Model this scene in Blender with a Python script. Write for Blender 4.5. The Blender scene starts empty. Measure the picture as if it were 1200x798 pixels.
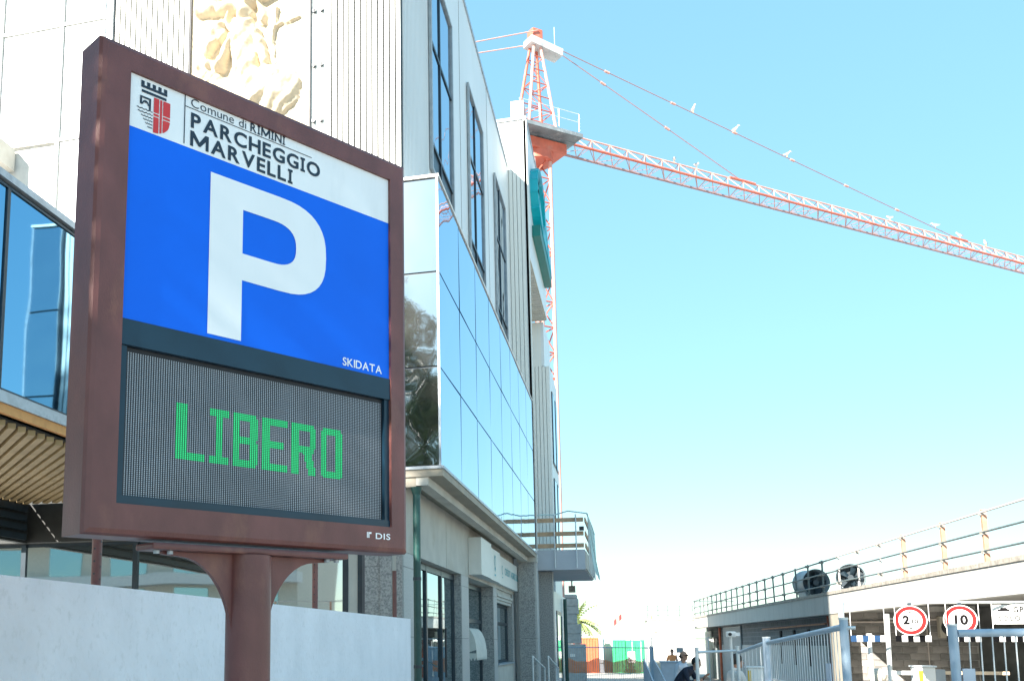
import bpy, bmesh, math, random
from mathutils import Matrix, Vector, noise
random.seed(7)
R = math.radians
scene = bpy.context.scene
COL = scene.collection
# ------------------------------------------------------------------ camera
cam = bpy.data.cameras.new('camera'); camo = bpy.data.objects.new('camera', cam); COL.objects.link(camo)
PITCH = math.atan(165/1150); YAW = R(15.5)
camo.location = (0, 0, 1.6); camo.rotation_euler = (R(90)+PITCH, 0, YAW)
cam.sensor_width = 36; cam.lens = 1150/1200*36
cam.shift_x = 180/1200; cam.shift_y = 189/1200
cam.clip_start = 0.05; cam.clip_end = 4000
scene.camera = camo
# ------------------------------------------------------------------ sky, sun, exposure
PHI = R(27.5); ELEV = R(28.4)
w = bpy.data.worlds.new('World'); scene.world = w; w.use_nodes = True
nt = w.node_tree; bg = nt.nodes['Background']
sky = nt.nodes.new('ShaderNodeTexSky'); sky.sky_type = 'NISHITA'; sky.sun_disc = False
sky.sun_elevation = ELEV; sky.sun_rotation = R(180)+PHI
sky.air_density = 1.0; sky.dust_density = 0.2; sky.ozone_density = 4.0; sky.altitude = 0
gm = nt.nodes.new('ShaderNodeGamma'); gm.inputs[1].default_value = .28          # softer contrast between zenith and horizon, all round
hs = nt.nodes.new('ShaderNodeHueSaturation'); hs.inputs['Saturation'].default_value = 2.2
nt.links.new(sky.outputs[0], gm.inputs[0]); nt.links.new(gm.outputs[0], hs.inputs['Color']); tn = nt.nodes.new('ShaderNodeMixRGB'); tn.blend_type = 'MULTIPLY'; tn.inputs[0].default_value = 1; tn.inputs[2].default_value = (1, 1.11, 1.0, 1)
nt.links.new(hs.outputs[0], tn.inputs[1]); nt.links.new(tn.outputs[0], bg.inputs[0])
bg.inputs[1].default_value = 0.142
sun = bpy.data.lights.new('sun', 'SUN'); sun.energy = 3.1; sun.angle = R(0.5); sun.color = (1, .94, .84)
suno = bpy.data.objects.new('sun', sun); COL.objects.link(suno)
to_sun = Vector((-math.sin(PHI)*math.cos(ELEV), -math.cos(PHI)*math.cos(ELEV), math.sin(ELEV)))
suno.rotation_euler = to_sun.to_track_quat('Z', 'Y').to_euler(); suno.location = to_sun*60
vs = scene.view_settings; vs.view_transform = 'Standard'; vs.look = 'None'; vs.gamma = 1; vs.exposure = 2.5
vs.use_curve_mapping = False
# ------------------------------------------------------------------ materials
MATS = {}
def mat(name, col, rough=.6, metal=0., var=.12, scale=6., bump=0., bscale=40., spec=.5, emit=None, estr=0., stretch=None, dirt=None, dscale=2.):
    if name in MATS: return MATS[name]
    m = bpy.data.materials.new(name); m.use_nodes = True; t = m.node_tree
    b = t.nodes['Principled BSDF']; b.inputs['Roughness'].default_value = rough; b.inputs['Metallic'].default_value = metal
    b.inputs['Specular IOR Level'].default_value = spec
    tc = t.nodes.new('ShaderNodeTexCoord'); src = tc.outputs['Object']
    if stretch:
        mp = t.nodes.new('ShaderNodeMapping'); mp.inputs['Scale'].default_value = stretch
        t.links.new(src, mp.inputs[0]); src = mp.outputs[0]
    n = t.nodes.new('ShaderNodeTexNoise'); n.inputs['Scale'].default_value = scale; n.inputs['Detail'].default_value = 6
    t.links.new(src, n.inputs['Vector'])
    cr = t.nodes.new('ShaderNodeValToRGB'); e = cr.color_ramp.elements
    lo = tuple(max(0, c*(1-var)) for c in col); hi = tuple(min(1, c*(1+var)) for c in col)
    e[0].position = .3; e[0].color = (*lo, 1); e[1].position = .7; e[1].color = (*hi, 1)
    t.links.new(n.outputs['Fac'], cr.inputs[0]); out = cr.outputs[0]
    if dirt:
        n2 = t.nodes.new('ShaderNodeTexNoise'); n2.inputs['Scale'].default_value = dscale; n2.inputs['Detail'].default_value = 9; n2.inputs['Roughness'].default_value = .65
        t.links.new(src, n2.inputs['Vector'])
        c2 = t.nodes.new('ShaderNodeValToRGB'); c2.color_ramp.elements[0].position = .54; c2.color_ramp.elements[1].position = .76
        t.links.new(n2.outputs['Fac'], c2.inputs[0])
        mx = t.nodes.new('ShaderNodeMixRGB'); t.links.new(c2.outputs[0], mx.inputs[0]); t.links.new(out, mx.inputs[1]); mx.inputs[2].default_value = (*dirt, 1); out = mx.outputs[0]
    t.links.new(out, b.inputs['Base Color'])
    if bump:
        nb = t.nodes.new('ShaderNodeTexNoise'); nb.inputs['Scale'].default_value = bscale; nb.inputs['Detail'].default_value = 5
        t.links.new(src, nb.inputs['Vector'])
        bp = t.nodes.new('ShaderNodeBump'); bp.inputs['Strength'].default_value = bump; bp.inputs['Distance'].default_value = .02
        t.links.new(nb.outputs['Fac'], bp.inputs['Height']); t.links.new(bp.outputs[0], b.inputs['Normal'])
    if emit:
        b.inputs['Emission Color'].default_value = (*emit, 1); b.inputs['Emission Strength'].default_value = estr
    MATS[name] = m; return m

def granite(name, base, dark, scale=90):
    m = bpy.data.materials.new(name); m.use_nodes = True; t = m.node_tree; b = t.nodes['Principled BSDF']; b.inputs['Roughness'].default_value = .55
    tc = t.nodes.new('ShaderNodeTexCoord'); v = t.nodes.new('ShaderNodeTexNoise'); v.inputs['Scale'].default_value = scale; v.inputs['Detail'].default_value = 8; v.inputs['Roughness'].default_value = .7
    t.links.new(tc.outputs['Object'], v.inputs['Vector'])
    cr = t.nodes.new('ShaderNodeValToRGB'); e = cr.color_ramp.elements; e[0].position = .40; e[0].color = (*dark, 1); e[1].position = .60; e[1].color = (*base, 1)
    t.links.new(v.outputs['Fac'], cr.inputs[0]); t.links.new(cr.outputs[0], b.inputs['Base Color']); MATS[name] = m; return m

def mirror_glass(name, tint, rough=.02, metal=1., wob=.03, wscale=.9, diff=None, haze=False):
    m = bpy.data.materials.new(name); m.use_nodes = True; t = m.node_tree; b = t.nodes['Principled BSDF']
    b.inputs['Base Color'].default_value = (*tint, 1); b.inputs['Metallic'].default_value = metal; b.inputs['Roughness'].default_value = rough
    tc = t.nodes.new('ShaderNodeTexCoord'); n = t.nodes.new('ShaderNodeTexNoise'); n.inputs['Scale'].default_value = wscale; n.inputs['Detail'].default_value = 1
    t.links.new(tc.outputs['Object'], n.inputs['Vector'])
    bp = t.nodes.new('ShaderNodeBump'); bp.inputs['Strength'].default_value = wob; bp.inputs['Distance'].default_value = .3
    t.links.new(n.outputs['Fac'], bp.inputs['Height']); t.links.new(bp.outputs[0], b.inputs['Normal'])
    if diff:
        d = t.nodes.new('ShaderNodeBsdfGlossy' if haze else 'ShaderNodeBsdfDiffuse'); d.inputs[0].default_value = (*diff[0], 1)
        if haze: d.inputs['Roughness'].default_value = .24
        mx = t.nodes.new('ShaderNodeMixShader'); mx.inputs[0].default_value = diff[1]
        o = t.nodes['Material Output']; t.links.new(b.outputs[0], mx.inputs[1]); t.links.new(d.outputs[0], mx.inputs[2]); t.links.new(mx.outputs[0], o.inputs[0])
    MATS[name] = m; return m

def brick_mat(name, c1, c2, mortar, bw=.4, bh=.2):
    m = bpy.data.materials.new(name); m.use_nodes = True; t = m.node_tree; b = t.nodes['Principled BSDF']; b.inputs['Roughness'].default_value = .85
    tc = t.nodes.new('ShaderNodeTexCoord'); mp = t.nodes.new('ShaderNodeMapping'); mp.inputs['Rotation'].default_value = (R(90), 0, R(90))
    sp = t.nodes.new('ShaderNodeSeparateXYZ'); cb = t.nodes.new('ShaderNodeCombineXYZ')
    t.links.new(tc.outputs['Object'], sp.inputs[0]); t.links.new(sp.outputs['Y'], cb.inputs[0]); t.links.new(sp.outputs['Z'], cb.inputs[1])
    br = t.nodes.new('ShaderNodeTexBrick'); br.inputs['Scale'].default_value = 1; br.inputs['Brick Width'].default_value = bw; br.inputs['Row Height'].default_value = bh
    br.inputs['Mortar Size'].default_value = .012; br.inputs['Color1'].default_value = (*c1, 1); br.inputs['Color2'].default_value = (*c2, 1); br.inputs['Mortar'].default_value = (*mortar, 1)
    t.links.new(cb.outputs[0], br.inputs['Vector']); t.links.new(br.outputs['Color'], b.inputs['Base Color'])
    bp = t.nodes.new('ShaderNodeBump'); bp.inputs['Strength'].default_value = .6; bp.inputs['Distance'].default_value = .01; bp.invert = True
    t.links.new(br.outputs['Fac'], bp.inputs['Height']); t.links.new(bp.outputs[0], b.inputs['Normal']); MATS[name] = m; return m

mat('frame_brown', (.150, .054, .050), .42, var=.2, scale=7, bump=.10, bscale=160, dirt=(.23, .10, .07), dscale=4.2, stretch=(1, 1, .6))
mat('print_white', (.82, .85, .88), .4, var=.02, dirt=(.72, .75, .78), dscale=5, stretch=(1, 1, .25))
mat('print_blue', (.0, .135, .80), .5, var=.05, scale=2, spec=.25)
mat('print_navy', (.012, .028, .05), .5, var=.05)
mat('print_red', (.60, .035, .035), .4, var=.04)
mat('band_navy', (.006, .028, .052), .3, var=.15)
mat('led_black', (.018, .022, .03), .6, var=.2, scale=20)
mat('led_dot', (.46, .50, .56), .25, var=.1)
mat('led_lit', (.0, .10, .03), .5, emit=(.0, .045, .011), estr=1.)
mat('led_core', (.02, .4, .16), .5, emit=(.008, .16, .06), estr=1.)
mat('plaster_white', (.88, .855, .885), .85, var=.06, scale=3, bump=.5, bscale=26, dirt=(.74, .72, .73), dscale=24, stretch=(1, 1, .7))
mat('white_clad', (.74, .74, .70), .5, var=.04, scale=1.5, stretch=(1, 1, .15))
mat('panel_smooth', (.68, .71, .72), .38, var=.05, scale=.6, dirt=(.62, .64, .62), dscale=.5, stretch=(1, 1, .3))
mat('seam_dark', (.10, .10, .11), .7)
mat('relief_stone', (.60, .51, .38), .8, var=.05, scale=2)
mat('curtain_white', (.62, .68, .72), .12, var=.05, scale=.35)
mat('mullion_white', (.72, .70, .66), .5)
mat('dark_frame', (.02, .035, .05), .35, var=.2)
mat('grey_frame', (.30, .34, .37), .4)
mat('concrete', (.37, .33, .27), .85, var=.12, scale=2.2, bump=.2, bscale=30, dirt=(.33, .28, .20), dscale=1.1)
mat('concrete_pale', (.54, .52, .47), .85, var=.08, scale=2.2, bump=.15, bscale=30, dirt=(.42, .38, .31), dscale=.8)
mat('soffit_wood', (.32, .235, .12), .6, var=.2, scale=3, stretch=(1, 1, 1))
mat('orange_wood', (.62, .30, .10), .6, var=.15)
mat('louvre_black', (.02, .022, .022), .5, var=.3)
mat('zinc', (.42, .46, .50), .45, metal=.4, var=.2, scale=5, dirt=(.16, .2, .24), dscale=5)
mat('green_pipe', (.012, .065, .058), .4, var=.15, dirt=(.03, .10, .09), dscale=5)
mat('tan_pipe', (.40, .30, .22), .6)
mat('teal', (.0, .38, .46), .4, var=.05)
mat('teal_dark', (.0, .16, .14), .45, var=.05)
mat('sign_white', (.74, .74, .70), .45, var=.03)
mat('awning', (.68, .66, .60), .8, var=.06)
mat('wood_board', (.48, .31, .19), .7, var=.2, scale=4)
mat('grey_paint', (.50, .52, .56), .7, var=.06, scale=2)
mat('net_teal', (.48, .66, .66), .6)
mat('crane_orange', (.55, .13, .08), .5, var=.2, scale=1.5, dirt=(.58, .28, .22), dscale=.8)
mat('crane_pale', (.62, .34, .29), .5, var=.15, scale=1.5)  # pale crane tone; on mast and head legs it imitates sunlit paint
mat('crane_grey', (.52, .54, .55), .6, var=.2, scale=1.2, dirt=(.14, .16, .18), dscale=.9)
mat('deck_shaded', (.17, .20, .22), .6, var=.3, scale=1.2, dirt=(.5, .52, .53), dscale=.8)  # dark grey puts the shade of the platform's underside into its colour
mat('cable', (.35, .22, .22), .5)
mat('bird_white', (.8, .8, .8), .8)
mat('bird_grey', (.25, .27, .3), .8)
mat('beak', (.6, .35, .05), .6)
mat('fascia', (.50, .49, .46), .85, var=.10, scale=1.6, bump=.15, bscale=20, dirt=(.33, .31, .28), dscale=1.6, stretch=(1, 1, .18))
mat('coping', (.34, .31, .27), .9, var=.3, scale=9)
mat('dark_block', (.24, .23, .22), .9, var=.25, scale=3, bump=.3, bscale=40)
mat('dark_block_b', (.32, .30, .285), .9, var=.25, scale=3, bump=.3, bscale=40)
mat('mortar', (.52, .50, .47), .95)
mat('inside_dark', (.012, .013, .016), .9)
mat('grey_door', (.36, .40, .42), .6, var=.06)
mat('rail_dark', (.12, .15, .15), .5, var=.2)
mat('rust_post', (.52, .25, .16), .7, var=.2)
mat('pale_post', (.60, .54, .50), .7, var=.1)
mat('pipe_orange', (.42, .10, .045), .55, var=.15)
mat('fan_grey', (.40, .44, .46), .5, metal=.3, var=.12)
mat('fan_dark', (.008, .02, .03), .5)
mat('fence_steel', (.38, .48, .58), .45, metal=.1, var=.1, scale=8)
mat('fence_pale', (.62, .66, .68), .4, metal=.3, var=.1)
mat('white_paint', (.78, .78, .76), .5, var=.04)
mat('black_paint', (.03, .03, .035), .5)
mat('sign_black', (.004, .004, .005), .6, spec=.1)
mat('sign_red', (.42, .010, .010), .5, spec=.15)
mat('blue_paint', (.015, .055, .14), .5)
mat('yellow_paint', (.72, .46, .02), .5)
mat('ac_tan', (.50, .46, .38), .5)
mat('skin', (.42, .24, .17), .6, var=.08)
mat('hair_dark', (.018, .014, .012), .7)
mat('shirt_navy', (.014, .022, .045), .8, var=.2)
mat('shirt_pale', (.55, .60, .68), .8, var=.08)
mat('shirt_green', (.26, .29, .24), .8)
mat('jacket_teal', (.04, .10, .14), .7)
mat('trouser', (.03, .04, .05), .8)
mat('glasses', (.01, .01, .012), .2)
mat('pale_paving', (.38, .36, .33), .9, var=.2, scale=3, bump=.3, bscale=120)  # pale paving tone, lifted to bounce light into the shaded surfaces
mat('paving', (.34, .32, .29), .9, var=.1, scale=2, bump=.2, bscale=60)
mat('container_orange', (.62, .13, .045), .6, var=.12)
mat('container_green', (.02, .36, .14), .6, var=.12)
mat('site_white', (.68, .66, .62), .7, var=.05)
mat('site_tan', (.60, .47, .34), .8, var=.2)
mat('net_orange', (.92, .34, .13), .7, var=.1)
mat('stone_grey', (.36, .36, .35), .9, var=.15, bump=.3, bscale=20)
mat('palm_leaf', (.34, .40, .14), .6, var=.3)
mat('leaf', (.035, .062, .018), .6, var=.4, scale=1.5)
mat('bark', (.10, .075, .05), .9, var=.3, bump=.4)
mat('far_cream', (.62, .57, .48), .8, var=.06)
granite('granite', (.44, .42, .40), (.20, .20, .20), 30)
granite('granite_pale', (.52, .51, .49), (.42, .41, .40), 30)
mirror_glass('bay_glass', (.31, .53, .76), .015, 1., .02, .8)
mirror_glass('bay_glass_end', (.66, .70, .72), .04, 1., .05, 1.6, ((.8, .8, .8), .03), True)
mirror_glass('left_glass', (.20, .42, .60), .03, 1., .02, .7)
mirror_glass('window_glass', (.30, .46, .62), .02, 1., .03, .8)
mirror_glass('shop_glass', (.30, .46, .52), .02, 1., .02, .8)
mirror_glass('ground_glass', (.50, .55, .58), .02, 1., .012, .6)
brick_mat('block_far', (.13, .14, .15), (.17, .18, .19), (.25, .26, .27))
# ------------------------------------------------------------------ mesh builder
class MB:
    def __init__(s): s.v = []; s.f = []; s.sm = []; s.X = Matrix.Identity(4)
    def add(s, vs, fs, smooth=False):
        o = len(s.v); s.v += [s.X @ Vector(p) for p in vs]
        s.f += [tuple(i+o for i in f) for f in fs]; s.sm += [smooth]*len(fs); return s
    def box(s, x0, x1, y0, y1, z0, z1, c=0.):
        if x0 > x1: x0, x1 = x1, x0
        if y0 > y1: y0, y1 = y1, y0
        if z0 > z1: z0, z1 = z1, z0
        if c <= 0:
            return s.add([(x0,y0,z0),(x1,y0,z0),(x1,y1,z0),(x0,y1,z0),(x0,y0,z1),(x1,y0,z1),(x1,y1,z1),(x0,y1,z1)],
                     [(0,3,2,1),(4,5,6,7),(0,1,5,4),(1,2,6,5),(2,3,7,6),(3,0,4,7)])
        bm = bmesh.new(); bmesh.ops.create_cube(bm, size=1)
        for v in bm.verts: v.co = Vector(((x0+x1)/2+v.co.x*(x1-x0), (y0+y1)/2+v.co.y*(y1-y0), (z0+z1)/2+v.co.z*(z1-z0)))
        bmesh.ops.bevel(bm, geom=bm.edges[:], offset=c, segments=2, profile=.6, affect='EDGES')
        bm.verts.index_update(); s.add([v.co.copy() for v in bm.verts], [tuple(v.index for v in f.verts) for f in bm.faces]); bm.free(); return s
    def tube(s, p0, p1, r, r1=None, n=8, cap=True):
        p0 = Vector(p0); p1 = Vector(p1); d = p1-p0; q = d.to_track_quat('Z', 'Y'); r1 = r if r1 is None else r1
        a = []; 
        for k in range(n):
            t = 2*math.pi*k/n; e = q @ Vector((math.cos(t), math.sin(t), 0)); a += [p0+e*r, p1+e*r1]
        s.add(a, [(2*k, 2*((k+1) % n), 2*((k+1) % n)+1, 2*k+1) for k in range(n)], n > 5)
        if cap: s.add(a, [tuple(2*k for k in range(n))[::-1], tuple(2*k+1 for k in range(n))])
        return s
    def path(s, pts, r, n=8):
        for a, b in zip(pts, pts[1:]): s.tube(a, b, r, n=n)
        return s
    def prism(s, pts, w0, w1, fn):      # pts: 2D outline ccw; fn(a,b,w) -> 3D
        n = len(pts); v = [fn(a, b, w0) for a, b in pts]+[fn(a, b, w1) for a, b in pts]
        return s.add(v, [tuple(range(n))[::-1], tuple(range(n, 2*n))]+[(i, (i+1) % n, (i+1) % n+n, i+n) for i in range(n)])
    def ball(s, c, r, sx=1, sy=1, sz=1, n=10, m=7):
        c = Vector(c); v = [c+Vector((0,0,r*sz))]; 
        for i in range(1, m):
            for k in range(n):
                a = math.pi*i/m; b = 2*math.pi*k/n; v.append(c+Vector((r*sx*math.sin(a)*math.cos(b), r*sy*math.sin(a)*math.sin(b), r*sz*math.cos(a))))
        v.append(c-Vector((0,0,r*sz))); f = [(0, 1+k, 1+(k+1) % n) for k in range(n)]
        for i in range(m-2):
            for k in range(n): f.append((1+i*n+k, 1+(i+1)*n+k, 1+(i+1)*n+(k+1) % n, 1+i*n+(k+1) % n))
        L = len(v)-1; f += [(L, 1+(m-2)*n+(k+1) % n, 1+(m-2)*n+k) for k in range(n)]
        return s.add(v, f, True)
def wloc(o):
    l = Vector((0,0,0))
    while o: l += o.location; o = o.parent
    return l
def part(name, mb, m, parent=None, **kw):
    me = bpy.data.meshes.new(name); off = wloc(parent)
    me.from_pydata([tuple(v-off) for v in mb.v], [], mb.f); me.update()
    me.polygons.foreach_set('use_smooth', mb.sm)
    me.materials.append(MATS[m] if isinstance(m, str) else m)
    o = bpy.data.objects.new(name, me); COL.objects.link(o)
    if parent: o.parent = parent
    for k, v in kw.items(): o[k] = v
    return o
def thing(name, label, cat, loc=(0,0,0), group=None):
    o = bpy.data.objects.new(name, None); COL.objects.link(o); o.location = loc; o.empty_display_size = .2
    o['label'] = label; o['category'] = cat
    if group: o['group'] = group
    return o
def single(name, mb, m, label, cat, base, group=None, **kw):      # a thing that is one mesh, origin at its base
    me = bpy.data.meshes.new(name); off = Vector(base)
    me.from_pydata([tuple(v-off) for v in mb.v], [], mb.f); me.update(); me.polygons.foreach_set('use_smooth', mb.sm)
    me.materials.append(MATS[m]); o = bpy.data.objects.new(name, me); COL.objects.link(o); o.location = base
    o['label'] = label; o['category'] = cat
    if group: o['group'] = group
    return o
def B(*a, **k): return MB().box(*a, **k)
_gl = {}
def glyph(ch, bold):
    k = (ch, bold)
    if k in _gl: return _gl[k]
    cu = bpy.data.curves.new('g', 'FONT'); cu.body = ch; cu.size = 1; cu.offset = bold; cu.resolution_u = 4
    o = bpy.data.objects.new('g', cu); COL.objects.link(o)
    dg = bpy.context.evaluated_depsgraph_get(); me = o.evaluated_get(dg).to_mesh()
    v = [(p.co.x, p.co.y) for p in me.vertices]; f = [tuple(p.vertices) for p in me.polygons]
    o.evaluated_get(dg).to_mesh_clear(); bpy.data.objects.remove(o); bpy.data.curves.remove(cu)
    _gl[k] = (v, f); return v, f
def text(mb, s, a0, a1, b0, cap, fn, bold=0., serifI=True, gap=.13, th=.002):
    """lay string between a0..a1, baseline b0, cap height cap; fn(a,b,w)"""
    H = glyph('H', 0.)[0]; ch = max(p[1] for p in H)
    items = []; x = 0
    for c in s:
        if c == ' ': x += .3; continue
        if c == 'I' and serifI:
            st = .075+2*bold; wd = .26
            v = []; f = []
            for (p, q, r, t) in ((0, wd, -bold, .07+bold), (wd/2-st/2, wd/2+st/2, .07+bold, ch-.07-bold), (0, wd, ch-.07-bold, ch+bold)):
                o = len(v); v += [(p, r), (q, r), (q, t), (p, t)]; f.append((o, o+1, o+2, o+3))
        elif c == 'M':
            st = .09+2*bold; wd = .84+2*bold; h_ = ch
            v = [(0, -bold), (st, -bold), (st, h_*.60), (wd/2-st*.32, h_*.10), (wd/2+st*.32, h_*.10), (wd-st, h_*.60), (wd-st, -bold), (wd, -bold), (wd, h_+bold), (wd-st*1.15, h_+bold), (wd/2, h_*.40), (st*1.15, h_+bold), (0, h_+bold)]
            f = [tuple(range(len(v)))]
        else:
            v, f = glyph(c, bold)
        mn = min(p[0] for p in v); mx = max(p[0] for p in v)
        items.append((x-mn, v, f)); x += mx-mn+gap
    k = (a1-a0)/(x-gap)
    for dx, v, f in items:
        n = len(v)
        P = [fn(a0+(p[0]+dx)*k, b0+p[1]*cap/ch, th) for p in v]
        mb.add(P, f)
    return mb
def outline(mb, pts, fn, w): return mb.add([fn(a, b, w) for a, b in pts], [tuple(range(len(pts)))])
# ================================================================== SETTING
def gz(y): return 0. if y < 11 else (-.5 if y > 24 else -.5*(y-11)/13)
mb = MB(); ys = [-1500, -300, -60, 0, 11, 13, 15, 17, 19, 21, 24, 40, 80, 300, 2500]; xs = [-1500, -100, -20, 0, 20, 100, 1500]
vv = [(x, y, gz(y)) for y in ys for x in xs]; nx = len(xs)
mb.add(vv, [(j*nx+i, j*nx+i+1, (j+1)*nx+i+1, (j+1)*nx+i) for j in range(len(ys)-1) for i in range(nx-1)])
part('ground', mb, 'pale_paving', kind='structure')
part('pavement', B(-12, -1.9, -12, 33.0, -.7, .12), 'paving', kind='structure')
# ================================================================== OFFICE BUILDING
BX, WX, GX = -2.9, -3.54, -3.6           # bay front, upper wall, ground floor wall
Y0, Y1 = 15.6, 31.8                      # near corner, fin wall
ROOF = 17.65
ob = thing('office_building', 'white clad office building with mirrored glass bay and carved relief panel', 'building', (-6, 20, 0))
part('wall', B(-22, WX, Y0+.12, Y1+.2, 4.45, ROOF), 'panel_smooth', ob)
part('parapet_trim', B(WX-.25, WX+.03, Y0+.02, Y1-.05, ROOF, ROOF+.12), 'zinc', ob)
# --- cladding boards on the relief wall (facing the camera)
def boards(x0, x1, z0, z1, y, n, m='white_clad', g=.034):
    st = (x1-x0)/n; me = None
    part('cladding_backing', B(x0+.004, x1-.004, y+.032, y+.10, z0+.01, z1-.01), 'louvre_black', ob)
    for i in range(n):
        a = x0+i*st+g/2
        if me is None:
            o = part('cladding_board', B(a, a+st-g, y, y+.031, z0, z1), m, ob); me = (o, a)
        else:
            o = me[0].copy(); COL.objects.link(o); o.parent = ob; o.location.x = a-me[1]
part('cladding_backing', B(-9.3, WX-.01, Y0+.101, Y0+.119, 4.5, ROOF-.05), 'louvre_black', ob)
boards(-4.93, WX-.004, 4.6, ROOF-.02, Y0, 13)
boards(-9.22, -7.63, 4.6, ROOF-.02, Y0, 14)
boards(-7.62, -4.95, 4.6, 10.55, Y0, 24)
part('corner_trim', B(-9.36, -9.24, Y0-.06, Y0+.1, 4.6, ROOF), 'zinc', ob)
# slot with fixing brackets between relief and cladding
sl = part('fixing_slot', B(-5.22, -4.94, Y0+.03, Y0+.10, 10.56, ROOF-.02), 'white_clad', ob)
for z in (10.84, 11.91, 12.98, 14.05, 15.1):
    for x in (-5.19, -5.05):
        b = MB(); b.box(x, x+.06, Y0-.015, Y0+.029, z-.03, z+.03); b.box(x+.02, x+.04, Y0-.03, Y0-.016, z-.05, z+.05)
        part('fixing_bracket', b, 'dark_frame', sl)
# --- relief panel: sculpted height field
def relief():
    x0, x1, z0, z1 = -7.60, -5.24, 10.6, 16.4
    NX, NZ = 150, 340
    def cap(x, z, ax, az, bx, bz, r, h):
        dx, dz = bx-ax, bz-az; t = max(0, min(1, ((x-ax)*dx+(z-az)*dz)/(dx*dx+dz*dz+1e-9)))
        q = ((x-ax-t*dx)**2+(z-az-t*dz)**2)/(r*r); return h*math.sqrt(1-q) if q < 1 else 0
    def el(x, z, cx, cz, rx, rz, h, p=.5):
        q = ((x-cx)/rx)**2+((z-cz)/rz)**2; return h*(1-q)**p if q < 1 else 0
    # coordinates: a = 0..1 over width, c = metres above bottom
    C = [(.72,.95,.36,.95,.55,.16),]
    def h(x, z):
        a = (x-x0); c = z-10.6; v = 0
        wob = .03*noise.noise(Vector((a*5, c*5, 1)))
        a2 = a+wob; c2 = c+.03*noise.noise(Vector((a*5, c*5, 7)))
        hs = [
         el(a2,c2,1.62,.95,.58,.52,.30), el(a2,c2,1.2,.80,.5,.4,.22), cap(a2,c2,1.35,.72,1.78,1.18,.10,.34),
         cap(a2,c2,1.30,.95,1.05,1.75,.22,.26), cap(a2,c2,1.1,1.5,1.06,2.25,.26,.28), el(a2,c2,1.10,2.52,.16,.21,.32),
         cap(a2,c2,.85,2.1,.62,1.55,.10,.28), cap(a2,c2,.62,1.55,.25,1.62,.12,.26), cap(a2,c2,.62,2.35,.36,1.9,.11,.26), el(a2,c2,.62,2.22,.13,.15,.28),
         cap(a2,c2,1.35,2.1,1.5,1.5,.09,.22), cap(a2,c2,.35,1.4,.7,.85,.24,.20), cap(a2,c2,.55,.75,1.2,.62,.14,.24),
         el(a2,c2,.45,.95,.35,.5,.16), cap(a2,c2,1.72,2.55,1.64,1.85,.025,.12), cap(a2,c2,1.64,1.85,1.70,1.45,.02,.10),
         cap(a2,c2,1.72,2.22,2.15,2.32,.03,.08), cap(a2,c2,.2,2.75,1.05,2.70,.12,.26), cap(a2,c2,1.05,2.70,1.75,3.02,.15,.30), el(a2,c2,1.95,3.06,.32,.16,.36),
         el(a2,c2,.8,3.3,.7,.4,.26), el(a2,c2,1.6,3.8,.5,.6,.28), cap(a2,c2,.6,3.9,1.2,4.9,.25,.28), el(a2,c2,1.2,5.1,.2,.24,.32),
         cap(a2,c2,.95,2.62,1.0,2.78,.34,.0)]
        v = max(hs)
        # arch / halo ring round the head
        r = math.hypot(a-1.10, (c-2.45)); v = max(v, .16*math.exp(-((r-.36)/.055)**2) if c > 2.3 else 0)
        if v > .05: v += .042*math.sin(16*(a2*1.2-c2*.9)+5*noise.noise(Vector((a*2.3, c*2.3, 3))))*min(1, v*4)
        v += .026*noise.noise(Vector((a*7, c*7, 5)))*min(1, .25+v*4)+.016*noise.noise(Vector((a*17, c*17, 9)))
        return v
    m = MB(); v = []
    for j in range(NZ+1):
        for i in range(NX+1):
            x = x0+(x1-x0)*i/NX; z = z0+(z1-z0)*j/NZ; e = min(1, min(i, NX-i, j, NZ-j)/3)
            v.append((x, Y0+.03-.80*h(x, z)*e, z))
    m.add(v, [(j*(NX+1)+i, j*(NX+1)+i+1, (j+1)*(NX+1)+i+1, (j+1)*(NX+1)+i) for j in range(NZ) for i in range(NX)], True)
    rp = part('relief_panel', m, 'relief_stone', ob, label='pale carved stone relief with draped figures')
    f = MB(); f.box(x0-.02, x0, Y0-.02, Y0+.09, z0-.02, z1); f.box(x1, x1+.02, Y0-.02, Y0+.09, z0-.02, z1); f.box(x0, x1, Y0-.02, Y0+.09, z0-.04, z0-.001)
    part('panel_edge', f, 'seam_dark', rp)
relief()
# --- white curtain wall left of the relief wall
cw = part('curtain_wall', B(-16, -9.37, Y0+.06, Y0+.118, 4.5, ROOF), 'mullion_white', ob)
cxs = [-9.40, -10.37, -11.75, -13.1, -14.5, -16]; czs = [6.35, 8.8, 11.22, 13.64, 16.05, ROOF]
for i in range(5):
    for j in range(5):
        if i >= 1 and j == 1: continue
        part('glass_panel', B(cxs[i+1]+.05, cxs[i]-.05, Y0+.02, Y0+.058, czs[j]+.05, czs[j+1]-.05), 'curtain_white', cw)
for x in cxs[1:-1]: part('mullion', B(x-.035, x+.035, Y0-.03, Y0+.019, 4.6, ROOF), 'mullion_white', cw)
for z in czs[:-1]:
    for i in range(5): part('transom', B(cxs[i+1]+.036, cxs[i]-.036, Y0-.01, Y0+.018, z-.03, z+.03), 'mullion_white', cw)
part('underside_panel', B(-16, -11.3, Y0-.5, Y0+.0, 10.7, 11.15), 'concrete_pale', ob)
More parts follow.
